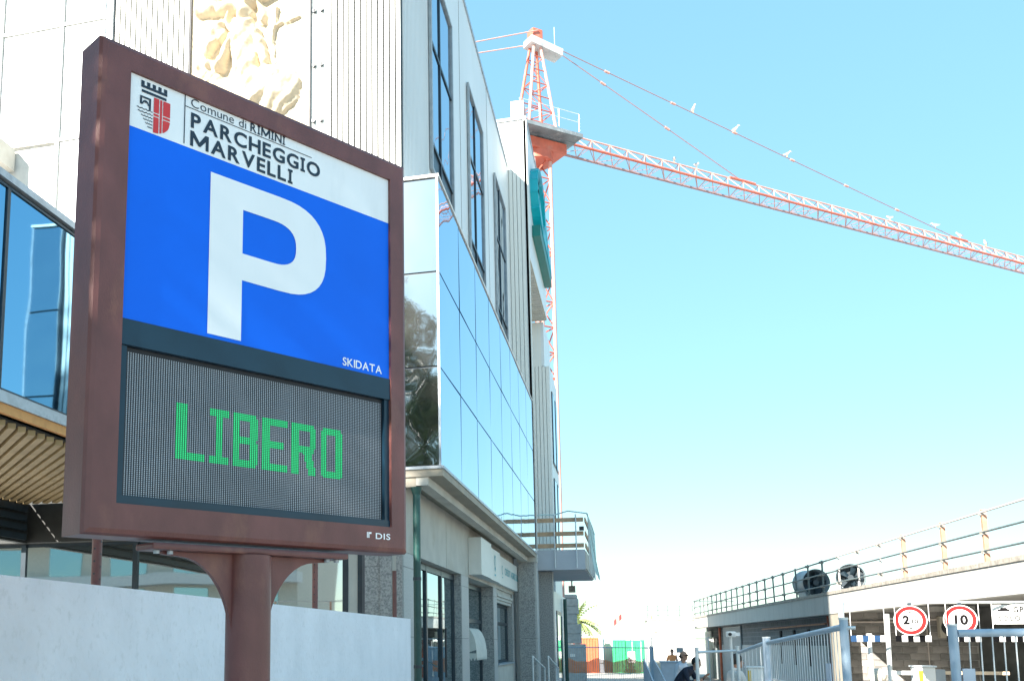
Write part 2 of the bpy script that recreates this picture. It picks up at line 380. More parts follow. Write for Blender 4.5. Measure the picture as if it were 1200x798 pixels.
# --- upper windows on the street side
def upper_window(y0, y1):
    z0, z1 = 10.95, 15.55
    wn = part('window', B(WX-.02, WX+.012, y0, y1, z0, z1), 'dark_frame', ob)
    f = MB()
    f.box(WX+.013, WX+.07, y0-.06, y0+.03, z0-.05, z1+.06); f.box(WX+.013, WX+.07, y1-.03, y1+.06, z0-.05, z1+.06)
    f.box(WX+.013, WX+.07, y0+.031, y1-.031, z1, z1+.06); f.box(WX+.013, WX+.07, y0+.031, y1-.031, z0-.05, z0+.02)
    part('frame', f, 'grey_frame', wn)
    ym = y0+(y1-y0)*.42
    for a, b in ((y0+.05, ym-.03), (ym+.03, y1-.05)):
        for c, d in ((z0+.62, 13.72), (13.80, z1-.03)):
            p = part('pane', B(WX+.013, WX+.022, a, b, c, d), 'window_glass', wn)
    bar = MB(); bar.box(WX+.013, WX+.05, ym-.028, ym+.028, z0+.03, z1-.01); bar.box(WX+.013, WX+.045, y0+.05, ym-.03, 13.725, 13.795); bar.box(WX+.013, WX+.045, ym+.03, y1-.05, 13.725, 13.795)
    bar.box(WX+.013, WX+.05, y0+.05, ym-.03, z0+.55, z0+.615); bar.box(WX+.013, WX+.05, ym+.03, y1-.05, z0+.55, z0+.615)
    part('glazing_bar', bar, 'dark_frame', wn)
for a in (18.1, 23.0, 28.0): upper_window(a, a+2.45)
# fine vertical ribs on the street wall
rb = MB(); y = Y0+.16
while y < 17.9: rb.box(WX+.001, WX+.012, y, y+.05, 9.5, ROOF-.01); y += .115
part('wall_rib', rb, 'panel_smooth', ob)
for y in (21.9, 26.7): part('wall_joint', B(WX+.001, WX+.006, y, y+.015, 9.4, ROOF), 'seam_dark', ob)
# --- mirrored glass bay
BZ = [4.45, 6.11, 7.74, 9.40]
bay = part('glass_bay', B(WX+.01, BX-.03, Y0-.1, Y1-.12, 4.30, 9.42), 'dark_frame', ob)
n = 8; st = (Y1-.12-(Y0-.1))/n
first = None
for j in range(3):
    for i in range(n):
        a = Y0-.1+i*st
        dz = random.uniform(-1, 1)*.007
        x1 = BX
        m_ = MB(); m_.add([(BX-.029, a+.026, BZ[j]+.018), (BX-.029, a+st-.026, BZ[j]+.018), (BX-.029, a+st-.026, BZ[j+1]-.018), (BX-.029, a+.026, BZ[j+1]-.018),
                    (x1+dz, a+.026, BZ[j]+.018), (x1-dz*.5, a+st-.026, BZ[j]+.018), (x1+dz*.3, a+st-.026, BZ[j+1]-.018), (x1-dz*.6, a+.026, BZ[j+1]-.018)],
                   [(0,3,2,1),(4,5,6,7),(0,1,5,4),(1,2,6,5),(2,3,7,6),(3,0,4,7)])
        part('glass_panel', m_, 'bay_glass', bay)
    part('end_panel', B(WX+.02, BX-.035, Y0-.125, Y0-.101, BZ[j]+.018, BZ[j+1]-.018), 'bay_glass_end', bay)
cap_ = MB(); cap_.box(WX+.01, BX+.02, Y0-.14, Y1-.12, 9.421, 9.47); part('top_flashing', cap_, 'mullion_white', bay)
part('corner_bead', B(BX-.033, BX+.004, Y0-.128, Y0-.1, BZ[0], 9.42), 'zinc', bay)
part('base_flashing', MB().box(BX-.03, BX+.05, Y0-.16, Y1-.1, 4.40, 4.448).box(WX, BX-.031, Y0-.16, Y0-.101, 4.40, 4.448), 'zinc', bay)
part('base_gasket', MB().box(BX-.028, BX+.006, Y0-.13, Y1-.11, 4.449, 4.457), 'black_paint', bay)
# soffit under the bay: slab edge, drop beam
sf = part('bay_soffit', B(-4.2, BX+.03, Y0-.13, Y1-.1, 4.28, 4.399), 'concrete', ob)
part('drop_beam', B(-3.32, -3.12, Y0-.1, Y1-.1, 4.14, 4.279), 'concrete_pale', ob)
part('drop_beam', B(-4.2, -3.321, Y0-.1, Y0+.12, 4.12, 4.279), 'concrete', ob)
# --- ground floor wall on the street side, built round its openings
def gbox(name, y0, y1, z0, z1, m, x0=-4.3, x1=GX): return part(name, B(x0, x1, y0, y1, z0, z1), m, ob)
k = 0; y = Y0+.12
for wdt in (.78, .8, 1.2, 1.2, 1.2, 1.2, 1.2, 1.2, 1.2, 1.2, 1.2, 1.2, 1.2, 1.2): 
    if y+.3 > 31.9: break
    e = min(y+wdt, 31.95); part('wall_panel', B(-4.3, GX-random.uniform(0, .006), y+.006, e-.006, 3.10, 4.27), 'concrete_pale', ob); y = e
part('wall_backing', B(-4.3, GX-.03, Y0+.13, 31.94, 3.11, 4.26), 'seam_dark', ob)
def pier(y0, y1, z0=-.6, z1=3.098):
    p = part('pier', B(-4.3, GX-.012, y0+.012, y1-.012, z0, z1), 'seam_dark', ob)
    z = z0
    while z < z1-.01:
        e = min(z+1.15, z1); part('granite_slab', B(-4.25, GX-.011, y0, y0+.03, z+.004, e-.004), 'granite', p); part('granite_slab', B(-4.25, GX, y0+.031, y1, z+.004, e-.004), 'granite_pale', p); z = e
pier(Y0+.12, 17.15); pier(21.45, 22.45); pier(26.62, 27.34); pier(31.0, 31.9)
def door(y0, y1, z1, x, split, top=None):
    d = part('door', B(x-.06, x-.02, y0, y1, -.1, z1), 'dark_frame', ob)
    f = MB(); ys_ = [y0]+[y0+(y1-y0)*s for s in split]+[y1]
    for yy in ys_: f.box(x-.019, x+.03, max(y0, yy-.05), min(y1, yy+.05), -.1, z1)
    for a, b in zip(ys_, ys_[1:]):
        f.box(x-.019, x+.025, a+.051, b-.051, z1-.12, z1); f.box(x-.019, x+.025, a+.051, b-.051, -.1, .15)
        if top: f.box(x-.019, x+.025, a+.051, b-.051, top-.05, top+.05)
    part('frame', f, 'dark_frame', d)
    for a, b in zip(ys_, ys_[1:]):
        zz = [(.16, z1-.13)] if not top else [(.16, top-.06), (top+.06, z1-.13)]
        for c, e in zz: part('pane', B(x-.018, x-.006, a+.053, b-.053, c, e), 'shop_glass', d)
    return d
d1 = door(17.15, 21.45, 3.08, -3.79, (.30, .66))
part('handle', MB().tube((-3.72, 20.15, .9), (-3.72, 20.15, 1.9), .02), 'black_paint', d1)
d2 = door(22.45, 26.62, 3.08, -3.95, (.45,), 2.15)
# shop window with roller shutter box
part('wall_panel', B(-4.3, GX-.004, 27.345, 30.995, -.6, 1.0), 'concrete_pale', ob)
part('wall_panel', B(-4.3, GX-.05, 27.345, 30.995, 2.98, 3.095), 'concrete_pale', ob)
wn = part('window', B(-3.86, -3.82, 27.345, 30.995, 1.0, 2.97), 'dark_frame', ob)
f = MB()
for yy in (27.345, 28.5, 30.9): f.box(-3.819, -3.76, yy, yy+.09, 1.0, 2.72)
for a, b in ((27.436, 28.499), (28.591, 30.899)):
    f.box(-3.819, -3.77, a, b, 1.0, 1.1); f.box(-3.819, -3.77, a, b, 2.64, 2.72); f.box(-3.819, -3.77, a, b, 2.12, 2.2)
part('frame', f, 'dark_frame', wn)
for a, b in ((27.44, 28.495), (28.595, 30.895)):
    for c, d in ((1.11, 2.11), (2.21, 2.63)): part('pane', B(-3.818, -3.80, a, b, c, d), 'shop_glass', wn)
sh = MB()
for i in range(3): sh.box(-3.75+.0, -3.64+.03*i, 27.35, 30.99, 2.725+.083*i, 2.80+.083*i)
part('shutter_box', sh, 'concrete_pale', wn)
part('sill', B(-3.82, GX+.05, 27.35, 30.99, .985, 1.03), 'zinc', wn)
# corner column and the beam end on it
cc = part('corner_column', B(-3.40, -2.90, 31.32, 31.9, -.6, 4.13), 'seam_dark', ob)
z = -.6
while z < 4.1:
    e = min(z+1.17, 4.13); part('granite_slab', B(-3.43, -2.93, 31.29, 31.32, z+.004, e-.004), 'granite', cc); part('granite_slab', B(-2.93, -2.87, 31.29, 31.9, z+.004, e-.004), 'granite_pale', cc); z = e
part('column_cap', B(-3.45, -2.84, 31.27, 31.7, 4.131, 4.279), 'concrete_pale', ob)
# near corner: granite jambs and glazing facing the camera under the overhang
gl = part('ground_glazing', B(-16, -3.99, Y0+.30, Y0+.36, -.1, 4.12), 'dark_frame', ob)
for a, b in ((-15.9, -13.3), (-13.2, -10.9), (-10.8, -8.6), (-8.5, -6.7), (-6.6, -4.66)): part('pane', B(a, b, Y0+.285, Y0+.299, 1.0, 3.35), 'ground_glass', gl)
part('pane', B(-4.30, -4.06, Y0+.27, Y0+.299, .3, 2.86), 'ground_glass', gl)
f = MB()
for x in (-13.3, -10.9, -8.6, -6.7): part('frame', B(x+.001, x+.099, Y0+.25, Y0+.299, -.1, 3.4), 'dark_frame', gl)
f.box(-4.659, -4.56, Y0+.2, Y0+.299, -.1, 3.4); f.box(-4.39, -4.301, Y0+.18, Y0+.299, -.1, 3.1); f.box(-4.059, -3.98, Y0+.18, Y0+.299, -.1, 3.1); f.box(-4.30, -4.06, Y0+.18, Y0+.268, 2.87, 3.1)
part('frame', f, 'dark_frame', gl)
part('jamb', B(-4.559, -4.391, Y0+.21, Y0+.299, -.1, 3.4), 'concrete_pale', gl)
part('sill_band', B(-16, -4.66, Y0+.05, Y0+.284, .7, .99), 'louvre_black', gl)
part('granite_jamb', B(-3.979, -3.78, Y0+.08, Y0+.36, -.6, 4.11), 'granite', ob)
part('granite_jamb', B(-3.70, GX-.001, Y0+.06, Y0+.119, -.6, 4.11), 'granite', ob)
part('pale_strip', B(-3.779, -3.701, Y0+.1, Y0+.3, -.6, 4.11), 'concrete_pale', ob)
part('lintel_panel', B(-16, -3.72, Y0+.0, Y0+.28, 3.41, 4.115), 'louvre_black', ob)
# --- far blocks: fin wall, projecting block with soffit, recess, rear blocks
part('fin_wall', B(-6, -3.0, Y1+.205, Y1+.5, 4.6, 19.4), 'panel_smooth', ob)
fb = MB()
fx = WX-.9
while fx < BX-.05:
    o = part('cladding_board', B(fx, fx+.115, Y1+.13, Y1+.204, 4.6, 19.38), 'white_clad', ob); fx += .133
part('fin_edge', B(-3.001, BX, Y1+.13, Y1+.5, 4.3, 19.42), 'panel_smooth', ob)
part('upper_block', B(-6, BX, Y1+.501, 39.2, 14.62, 19.42), 'panel_smooth', ob)
part('roof_trim', MB().box(-6, BX+.03, Y1+.1, 39.25, 19.421, 19.52), 'zinc', ob)
so = part('block_soffit', B(-3.6, BX-.02, Y1+.52, 39.18, 14.585, 14.619), 'soffit_wood', ob)
y = Y1+.6
while y < 39.0:
    part('slat', B(-3.58, BX-.03, y, y+.2, 14.555, 14.584), 'concrete_pale', so); y += .26
part('recess_wall', B(-6, WX, Y1+.501, 39.2, -.6, 14.58), 'panel_smooth', ob)
for y in (33.2, 35.6):
    for z0, z1 in ((6.0, 9.2), (10.2, 13.6)):
        wn = part('window', B(WX+.001, WX+.03, y, y+1.5, z0, z1), 'dark_frame', ob); part('pane', B(WX+.031, WX+.04, y+.08, y+1.42, z0+.08, z1-.08), 'window_glass', wn)
part('rear_block', B(-5, -2.86, 39.28, 43.2, -.6, 12.7), 'panel_smooth', ob)
part('rear_tower', B(-5, -3.05, 39.201, 42.4, 12.701, 14.55), 'panel_smooth', ob)
fx = -3.7
while fx < -2.92:
    part('cladding_board', B(fx, fx+.12, 39.2, 39.279, 4.6, 14.55 if fx < -3.15 else 12.68), 'white_clad', ob); fx += .14
for y in (39.9, 41.5):
    for z0, z1 in ((5.2, 8.2), (8.8, 11.8)):
        wn = part('window', B(-2.859, -2.82, y, y+1.1, z0, z1), 'dark_frame', ob); part('pane', B(-2.819, -2.81, y+.07, y+1.03, z0+.07, z1-.07), 'window_glass', wn)
rbx = MB()
part('roof_plant_box', B(-3.5, -3.05, 33.0, 34.2, 19.53, 20.75), 'crane_pale', ob)
# --- far ground floor beyond the terrace
part('wall', B(-4, -2.62, 35.0, 41.5, -.6, 3.4), 'panel_smooth', ob)
wn = part('door', B(-2.619, -2.59, 36.0, 38.3, -.5, 2.75), 'dark_frame', ob); part('pane', B(-2.589, -2.58, 36.1, 37.0, -.3, 2.6), 'shop_glass', wn); part('pane', B(-2.589, -2.58, 37.1, 38.2, -.3, 2.6), 'shop_glass', wn)
part('downpipe', MB().tube((-2.52, 39.3, -.5), (-2.52, 39.3, 3.3), .07), 'green_pipe', ob)
part('entry_column', B(-2.95, -2.5, 33.0, 33.5, -.6, 3.93), 'granite', ob)
part('canopy_lamp', MB().box(-2.3, -2.05, 38.2, 38.4, 3.5, 3.75).box(-2.2, -2.15, 38.25, 38.3, 3.75, 3.94), 'coping', ob)
# --- terrace / balcony
bal = part('terrace', B(-3.0, -1.40, 32.5, 38.6, 3.95, 4.60), 'grey_paint', ob)
part('terrace_edge', B(-1.399, -1.36, 32.6, 38.55, 3.98, 4.55), 'concrete_pale', bal)
for z in (4.66, 5.05, 5.50):
    part('guard_board', B(-3.3, -1.42, 32.44, 32.48, z, z+.14), 'wood_board', bal)
    part('guard_board', B(-1.39, -1.35, 32.5, 38.5, z, z+.14), 'wood_board', bal)
for x in (-2.35, -1.66): part('guard_post', MB().tube((x, 32.40, 4.0), (x+.0, 32.40, 5.75), .022), 'fence_pale', bal)
for y in (33.4, 34.6, 35.8, 37.0, 38.2): part('guard_post', MB().tube((-1.30, y, 3.95), (-1.30, y, 5.75), .022), 'fence_pale', bal)
ne = MB(); P = [(-3.3, 32.42, 5.72), (-2.7, 32.42, 5.76), (-2.35, 32.42, 5.74), (-1.9, 32.42, 5.86), (-1.3, 32.42, 5.76), (-1.28, 34, 5.70), (-1.28, 36, 5.74), (-1.28, 38.4, 5.70)]
ne.path(P, .022, 5)
ne.path([(-1.28, 32.45, 5.76), (-1.2, 34, 4.9), (-1.12, 35.5, 4.2), (-1.1, 37, 4.0)], .012, 5)
for i in range(16): ne.path([(-1.28, 32.6+i*.38, 5.7), (-1.22-.002*i, 32.6+i*.38, 4.7), (-1.12, 32.6+i*.38, 3.92+.02*math.sin(i))], .009, 4)
part('safety_net', ne, 'net_teal', bal, kind='stuff')
part('floodlight', MB().box(-1.55, -1.40, 32.3, 32.39, 5.2, 5.33), 'black_paint', bal)
# --- green downpipe at the near corner
dp = part('downpipe', MB().tube((-3.33, Y0-.03, .62), (-3.33, Y0-.03, 4.0), .062, n=12), 'green_pipe', ob)
part('hopper', MB().tube((-3.33, Y0-.03, 4.0), (-3.33, Y0-.03, 4.12), .065, .10, n=12), 'green_pipe', dp)
part('pipe_foot', MB().tube((-3.33, Y0-.03, 0), (-3.33, Y0-.03, .62), .07, n=12), 'tan_pipe', dp)
for z in (1.2, 2.6): part('pipe_clip', MB().tube((-3.33, Y0-.03, z), (-3.33, Y0-.03, z+.05), .07, n=12), 'dark_frame', dp)
# --- left bay with slatted soffit
LX = -6.83
lb = part('side_bay', B(-10.3, LX-.04, 3.0, 14.4, 4.19, 6.90), 'dark_frame', ob)
ys_ = [3.0, 4.9, 6.9, 9.34, 11.6, 14.4]
for a, b in zip(ys_, ys_[1:]):
    part('glass_panel', B(LX-.039, LX, a+.03, b-.03, 4.47, 6.84), 'left_glass', lb)
    f = MB(); f.box(LX-.039, LX+.02, a+.002, a+.028, 4.44, 6.87); f.box(LX-.039, LX+.02, b-.028, b-.002, 4.44, 6.87); f.box(LX-.039, LX+.02, a+.03, b-.03, 4.44, 4.469); f.box(LX-.039, LX+.02, a+.03, b-.03, 6.841, 6.87)
    part('panel_frame', f, 'dark_frame', lb)
part('top_flashing', B(-10.3, LX+.06, 2.95, 14.45, 6.901, 6.99), 'zinc', lb)
part('base_flashing', B(LX-.06, LX+.05, 2.95, 14.45, 4.30, 4.435), 'zinc', lb)
part('edge_board', B(LX-.10, LX+.02, 2.95, 14.45, 4.19, 4.299), 'orange_wood', lb)
so = part('slatted_soffit', B(-10.6, LX-.11, 2.95, 15.5, 4.16, 4.185), 'louvre_black', ob)
c45 = math.sqrt(.5); k = 0
# slats run diagonally (45 degrees); clip each against the soffit rectangle
xa, xb, ya, yb = -10.55, LX-.12, 3.0, 15.4
t = xa+ya
while t < xb+yb:
    # line x+y = t, runs along (1,-1)
    pts = []
    for x in (xa, xb):
        y = t-x
        if ya <= y <= yb: pts.append((x, y))
    for y in (ya, yb):
        x = t-y
        if xa < x < xb: pts.append((x, y))
    if len(pts) >= 2 and math.dist(pts[0], pts[1]) > .3:
        p, q = pts[0], pts[1]; hx = .045*c45
        m_ = MB(); v = [(p[0]-hx, p[1]-hx), (p[0]+hx, p[1]+hx), (q[0]+hx, q[1]+hx), (q[0]-hx, q[1]-hx)]
        m_.add([(a, b, 4.09) for a, b in v]+[(a, b, 4.158) for a, b in v], [(0,1,2,3),(7,6,5,4),(0,4,5,1),(1,5,6,2),(2,6,7,3),(3,7,4,0)])
        part('slat', m_, 'soffit_wood', so); k += 1
    t += .20
part('louvre_band', B(-10.75, -10.62, 3.0, Y0+.0, 3.40, 4.15), 'louvre_black', ob)
for i in range(4): part('louvre', B(-10.615, -10.57, 3.0, 15.5, 3.45+.17*i, 3.56+.17*i), 'dark_frame', ob)
# --- bank fascia sign boxes
fs = thing('fascia_sign', 'white bank fascia sign boxes above the shop door and window', 'sign', (-3.5, 27, 3.2))
part('sign_box', B(GX+.001, -3.30, 22.5, 24.2, 3.16, 4.02), 'sign_white', fs)
part('sign_box', B(GX+.001, -3.37, 24.2, 26.4, 3.18, 3.98), 'sign_white', fs)
sp = part('sign_board', B(GX+.001, -3.46, 26.42, 31.95, 3.2, 3.98), 'sign_white', fs)
fnb = lambda X: (lambda a, b, w: (X+w, a, b))
def bank_mark(mb, y, z, s, fn):      # looping line mark: two crossed rounded strokes and a short bar
    def stroke(pts, wd):
        for (a, b), (c, d) in zip(pts, pts[1:]):
            L = math.hypot(c-a, d-b); ux, uz = (c-a)/L, (d-b)/L; px, pz = -uz*wd, ux*wd
            mb.add([fn(a+px, b+pz, .006), fn(a-px, b-pz, .006), fn(c-px, d-pz, .006), fn(c+px, d+pz, .006)], [(0,1,2,3)])
    stroke([(y-.25*s, z-.1*s), (y-.3*s, z+.15*s), (y-.12*s, z+.42*s), (y-.02*s, z+.3*s)], .05*s)
    stroke([(y+.02*s, z-.4*s), (y+.16*s, z+.35*s), (y+.28*s, z+.45*s)], .045*s)
    stroke([(y-.15*s, z-.32*s), (y+.02*s, z-.15*s), (y+.28*s, z-.3*s)], .05*s)
    stroke([(y-.25*s, z-.58*s), (y+.3*s, z-.58*s)], .05*s)
m_ = MB(); bank_mark(m_, 25.35, 3.62, .5, fnb(-3.37)); part('emblem', m_, 'teal', fs)
m_ = MB(); bank_mark(m_, 27.55, 3.60, .32, fnb(-3.46)); text(m_, 'CRÉDIT AGRICOLE', 28.1, 31.4, 3.52, .19, fnb(-3.46), .01, False, .12, .006); part('lettering', m_, 'teal', fs)
# turquoise rooftop emblem on the projecting block
em = thing('roof_emblem', 'large turquoise looped emblem on the side of the upper block', 'sign', (-2.85, 36, 15.5))
def thick(mb, pts, wd, x0, x1):
    for (a, b), (c, d) in zip(pts, pts[1:]):
        L = math.hypot(c-a, d-b); ux, uz = (c-a)/L, (d-b)/L; px, pz = -uz*wd, ux*wd; e = wd*.35
        mb.prism([(a+px-ux*e, b+pz-uz*e), (a-px-ux*e, b-pz-uz*e), (c-px+ux*e, d-pz+uz*e), (c+px+ux*e, d+pz+uz*e)], x0, x1, lambda a, b, w: (w, a, b))
m_ = MB(); pts = [(35.0+1.55*math.cos(t), 17.5+.92*math.sin(t)) for t in [R(a) for a in range(-150, 151, 20)]]
thick(m_, [(2*34.9-p[0], p[1]) for p in pts], .26, -2.898, -2.62)
part('emblem_loop', m_, 'teal', em)
m_ = MB(); thick(m_, [(33.4, 16.95), (34.6, 16.5), (36.6, 16.5), (38.5, 16.3)], .22, -2.897, -2.60); thick(m_, [(36.2, 17.9), (37.4, 16.9), (38.9, 16.6)], .22, -2.896, -2.64)
part('emblem_stroke', m_, 'teal', em)
m_ = MB(); thick(m_, [(33.5, 16.0), (38.4, 15.9)], .20, -2.895, -2.61); part('emblem_bar', m_, 'teal_dark', em)
# white scalloped awning hanging at the second door
aw = thing('awning', 'small white scalloped awning folded over the shop doorway', 'awning', (-3.4, 22.6, 1.2))
m_ = MB(); N = 10; S = []
for i in range(N+1):
    t = i/N*R(82); S.append((-3.93+.27*math.sin(t), 1.35+.62*math.cos(t)))
for (x0, z0), (x1, z1) in zip(S, S[1:]): m_.add([(x0, 23.9, z0), (x1, 23.9, z1), (x1, 25.6, z1), (x0, 25.6, z0)], [(0,1,2,3)], True)
m_.add([(-3.93, 23.9, 1.35)]+[(x, 23.9, z) for x, z in S], [tuple(range(N+2))])
part('canopy', m_, 'awning', aw)
m_ = MB(); x = S[-1][0]
for i in range(8):
    a = 23.9+i*.2125; m_.prism([(a, 1.44), (a, 1.27), (a+.06, 1.2), (a+.12, 1.18), (a+.18, 1.2), (a+.2125, 1.27), (a+.2125, 1.44)], x-.01, x+.01, lambda p, q, w: (w, p, q))
for i in range(3):
    a = -3.92+i*.085; m_.prism([(a, 1.352), (a, 1.25), (a+.042, 1.17), (a+.085, 1.25), (a+.085, 1.352)], 23.88, 23.898, lambda p, q, w: (p, w, q))
part('valance', m_, 'awning', aw)
# entrance steps with handrail
sp_ = thing('entrance_steps', 'low concrete steps with steel handrails beside the corner column', 'steps', (-2.3, 33.4, -.5))
for i in range(3): part('step', B(-3.0, -1.9, 33.01+i*.32, 33.33+i*.32, -.7, -.04-.16*i), 'concrete_pale', sp_)
for x in (-2.35, -1.98): 
    part('handrail', MB().path([(x, 24.2, 1.28), (x, 25.2, 1.16), (x, 27.4, .93), (x, 27.45, .12)], .022), 'fence_pale', sp_)
    part('handrail_post', MB().tube((x, 24.2, .1), (x, 24.2, 1.28), .02), 'fence_pale', sp_)
# ================================================================== PARKING SIGN
SAZ = R(31.8226); SO = Vector((-1.707, 2.81, 0)); sd = Vector((math.sin(SAZ), math.cos(SAZ), 0)); sn = Vector((sd.y, -sd.x, 0))
TILT = .016
def S(u, z, w=0.):            # sign coordinates: u along the face, z up, w out towards the viewer
    return SO+sd*u+sn*w+Vector((0, 0, z+TILT*(u-.1)))
sg = thing('parking_sign', 'brown framed parking sign on a round post with green lit display', 'sign', tuple(SO+sd*.72-sn*.07))
FW, ZB, ZT, TH = 1.507, 1.953, 3.712, .15
PU0, PU1, PZ0, PZ1 = .116, 1.408, 2.062, 3.618
def fbox(mb, u0, u1, z0, z1, w0, w1, c=0.):
    t = MB(); t.box(u0, u1, w0, w1, z0, z1, c); mb.add([S(v.x, v.z, v.y) for v in t.v], [f[::-1] for f in t.f]); return mb
# frame: outer box ring with bevelled edges, mitred
def ring(mb, o, i, w0, w1, bev=.022):
    (a0, a1, b0, b1), (c0, c1, d0, d1) = o, i
    prof = [('o', 0, w0), ('o', 0, w1-bev), ('o', bev*.3, w1-bev*.3), ('o', bev, w1), ('i', 0, w1), ('i', 0, w0)]
    rings = []
    for k, ins, w in prof:
        if k == 'o': r = [(a0+ins, b0+ins), (a1-ins, b0+ins), (a1-ins, b1-ins), (a0+ins, b1-ins)]
        else: r = [(c0, d0), (c1, d0), (c1, d1), (c0, d1)]
        rings.append([S(u, z, w) for u, z in r])
    v = [p for r in rings for p in r]; f = []
    for j in range(len(rings)-1):
        for q in range(4): f.append((j*4+q, j*4+(q+1) % 4, (j+1)*4+(q+1) % 4, (j+1)*4+q))
    mb.add(v, f)
m_ = MB(); ring(m_, (0, FW, ZB, ZT), (PU0, PU1, PZ0, PZ1), -TH, 0)
fbox(m_, .012, FW-.012, ZB+.012, ZT-.012, -TH+.004, -TH+.03)
part('frame', m_, 'frame_brown', sg)
rv = MB()
for z in (2.30, 2.42, 3.0, 3.4): rv.tube(S(.055, z, 0), S(.055, z, .002), .006)
fr_plate = MB()
# printed upper panel
BAND0, BAND1, WB = 2.614, 2.706, 3.416
part('white_panel', fbox(MB(), PU0+.001, PU1-.001, WB, PZ1-.001, -.03, -.012), 'print_white', sg)
part('blue_panel', fbox(MB(), PU0+.001, PU1-.001, BAND1, WB-.0005, -.03, -.012), 'print_blue', sg)
part('dark_band', fbox(MB(), PU0+.001, PU1-.001, BAND0, BAND1-.0005, -.03, -.006), 'band_navy', sg)
FS = lambda a, b, w: S(a, b, -.012+w)
# letter P
def arc(cu, cz, ru, rz, a0, a1, n=16): return [(cu+ru*math.cos(R(a0+(a1-a0)*i/n)), cz+rz*math.sin(R(a0+(a1-a0)*i/n))) for i in range(n+1)]
m_ = MB(); e = 2.6
def sup(cu, cz, ru, rz, a0, a1, n=20):
    o = []
    for i in range(n+1):
        t = R(a0+(a1-a0)*i/n); c, s_ = math.cos(t), math.sin(t)
        o.append((cu+ru*math.copysign(abs(c)**(2/e), c), cz+rz*math.copysign(abs(s_)**(2/e), s_)))
    return o
outer = sup(.80, 3.157, .243, .195, 90, -90); inner = sup(.76, 3.157, .124, .088, 90, -90)
outline(m_, [(.468, 2.722), (.62, 2.722), (.62, 3.352), (.468, 3.352)], FS, .002)
bo = [(.62, 3.352)]+outer+[(.62, 2.962)]; bi = [(.62, 3.245)]+inner+[(.62, 3.069)]
v = [FS(a, b, .002) for a, b in bo+bi]; n = len(bo)
m_.add(v, [(i, i+1, n+i+1, n+i) for i in range(n-1)])
part('letter_p', m_, 'print_white', sg)
m_ = MB()
text(m_, 'Comune di', .374, .628, 3.581, .034, FS, -.004, False, .12)
text(m_, 'RIMINI', .648, .822, 3.581, .034, FS, .018, True, .10)
text(m_, 'PARCHEGGIO', .375, 1.008, 3.500, .056, FS, .026, True, .11)
text(m_, 'MARVELLI', .374, .862, 3.428, .056, FS, .026, True, .11)
outline(m_, [(.3455, 3.424), (.3495, 3.424), (.3495, 3.617), (.3455, 3.617)], FS, .002)
outline(m_, [(.350, 3.5725), (.962, 3.5725), (.962, 3.5755), (.350, 3.5755)], FS, .002)
part('lettering', m_, 'print_navy', sg)
# coat of arms
m_ = MB()
def q(a0, a1, b0, b1, mb=None): outline(mb or m_, [(a0, b0), (a1, b0), (a1, b1), (a0, b1)], FS, .002)
q(.166, .268, 3.560, 3.570); q(.163, .271, 3.578, 3.588)
for i in range(5): q(.163+i*.0235, .163+i*.0235+.0135, 3.5885, 3.604)
q(.160, .168, 3.512, 3.545); q(.197, .205, 3.500, 3.545); q(.1685, .1965, 3.538, 3.545); q(.178, .188, 3.522, 3.531)
ar = arc(.1825, 3.514, .0145, .018, 0, 180, 10); ar2 = arc(.1825, 3.514, .0095, .012, 0, 180, 10)
m_.add([FS(a, b, .0024) for a, b in ar+ar2], [(i, i+1, 12+i, 11+i) for i in range(10)])
for i in range(6):
    z = 3.497-i*.0125; a = .148+.009*i*(1 if i > 1 else .5)
    n = 12; up = [(a+(.213-a)*k/n, z+.0022*math.sin(k*2.1)+.0017) for k in range(n+1)]; dn = [(x, y-.0034) for x, y in up]
    m_.add([FS(x, y, .002) for x, y in up+dn], [(k, k+1, n+2+k, n+1+k) for k in range(n)])
part('arms_marks', m_, 'print_navy', sg)
m_ = MB()
sh = [(.2165, 3.415+.006)]+[(.2165+.0685*math.sin(R(t)), 3.478-.057*math.cos(R(t))) for t in range(8, 91, 8)]+[(.285, 3.556), (.2165, 3.556)]
def inshield(u): # lower edge of the shield at u
    s_ = min(1, max(0, (u-.2165)/.0685)); return 3.478-.057*math.sqrt(max(0, 1-s_*s_))
def cell(u0, u1, z0, z1):
    n = 8; lo = [(u0+(u1-u0)*k/n, max(z0, inshield(u0+(u1-u0)*k/n))) for k in range(n+1)]
    outline(m_, lo+[(u1, z1), (u0, z1)], FS, .002)
cell(.2165, .2385, 3.499, 3.556); cell(.2425, .2515, 3.4965, 3.556); cell(.2555, .285, 3.499, 3.556)
cell(.2165, .2385, 3.4, 3.482); cell(.2425, .2515, 3.4, 3.4845); cell(.2555, .285, 3.4, 3.482)
q(.2165, .2385, 3.486, 3.495); q(.2425, .2515, 3.4847, 3.4963); q(.2555, .285, 3.486, 3.495)
part('arms_shield', m_, 'print_red', sg)
m_ = MB(); text(m_, 'SKIDATA', 1.137, 1.362, 2.722, .033, FS, .014, False, .07); part('maker_lettering', m_, 'print_white', sg)
FF = lambda a, b, w: S(a, b, w)
m_ = MB(); text(m_, 'DIS', 1.312, 1.397, 2.008, .024, FF, .014, False, .14)
for a0, a1, b0, b1 in ((1.262, 1.267, 2.010, 2.034), (1.270, 1.276, 2.010, 2.034), (1.2765, 1.288, 2.027, 2.034)): outline(m_, [(a0, b0), (a1, b0), (a1, b1), (a0, b1)], FF, .002)
part('frame_lettering', m_, 'print_white', sg)
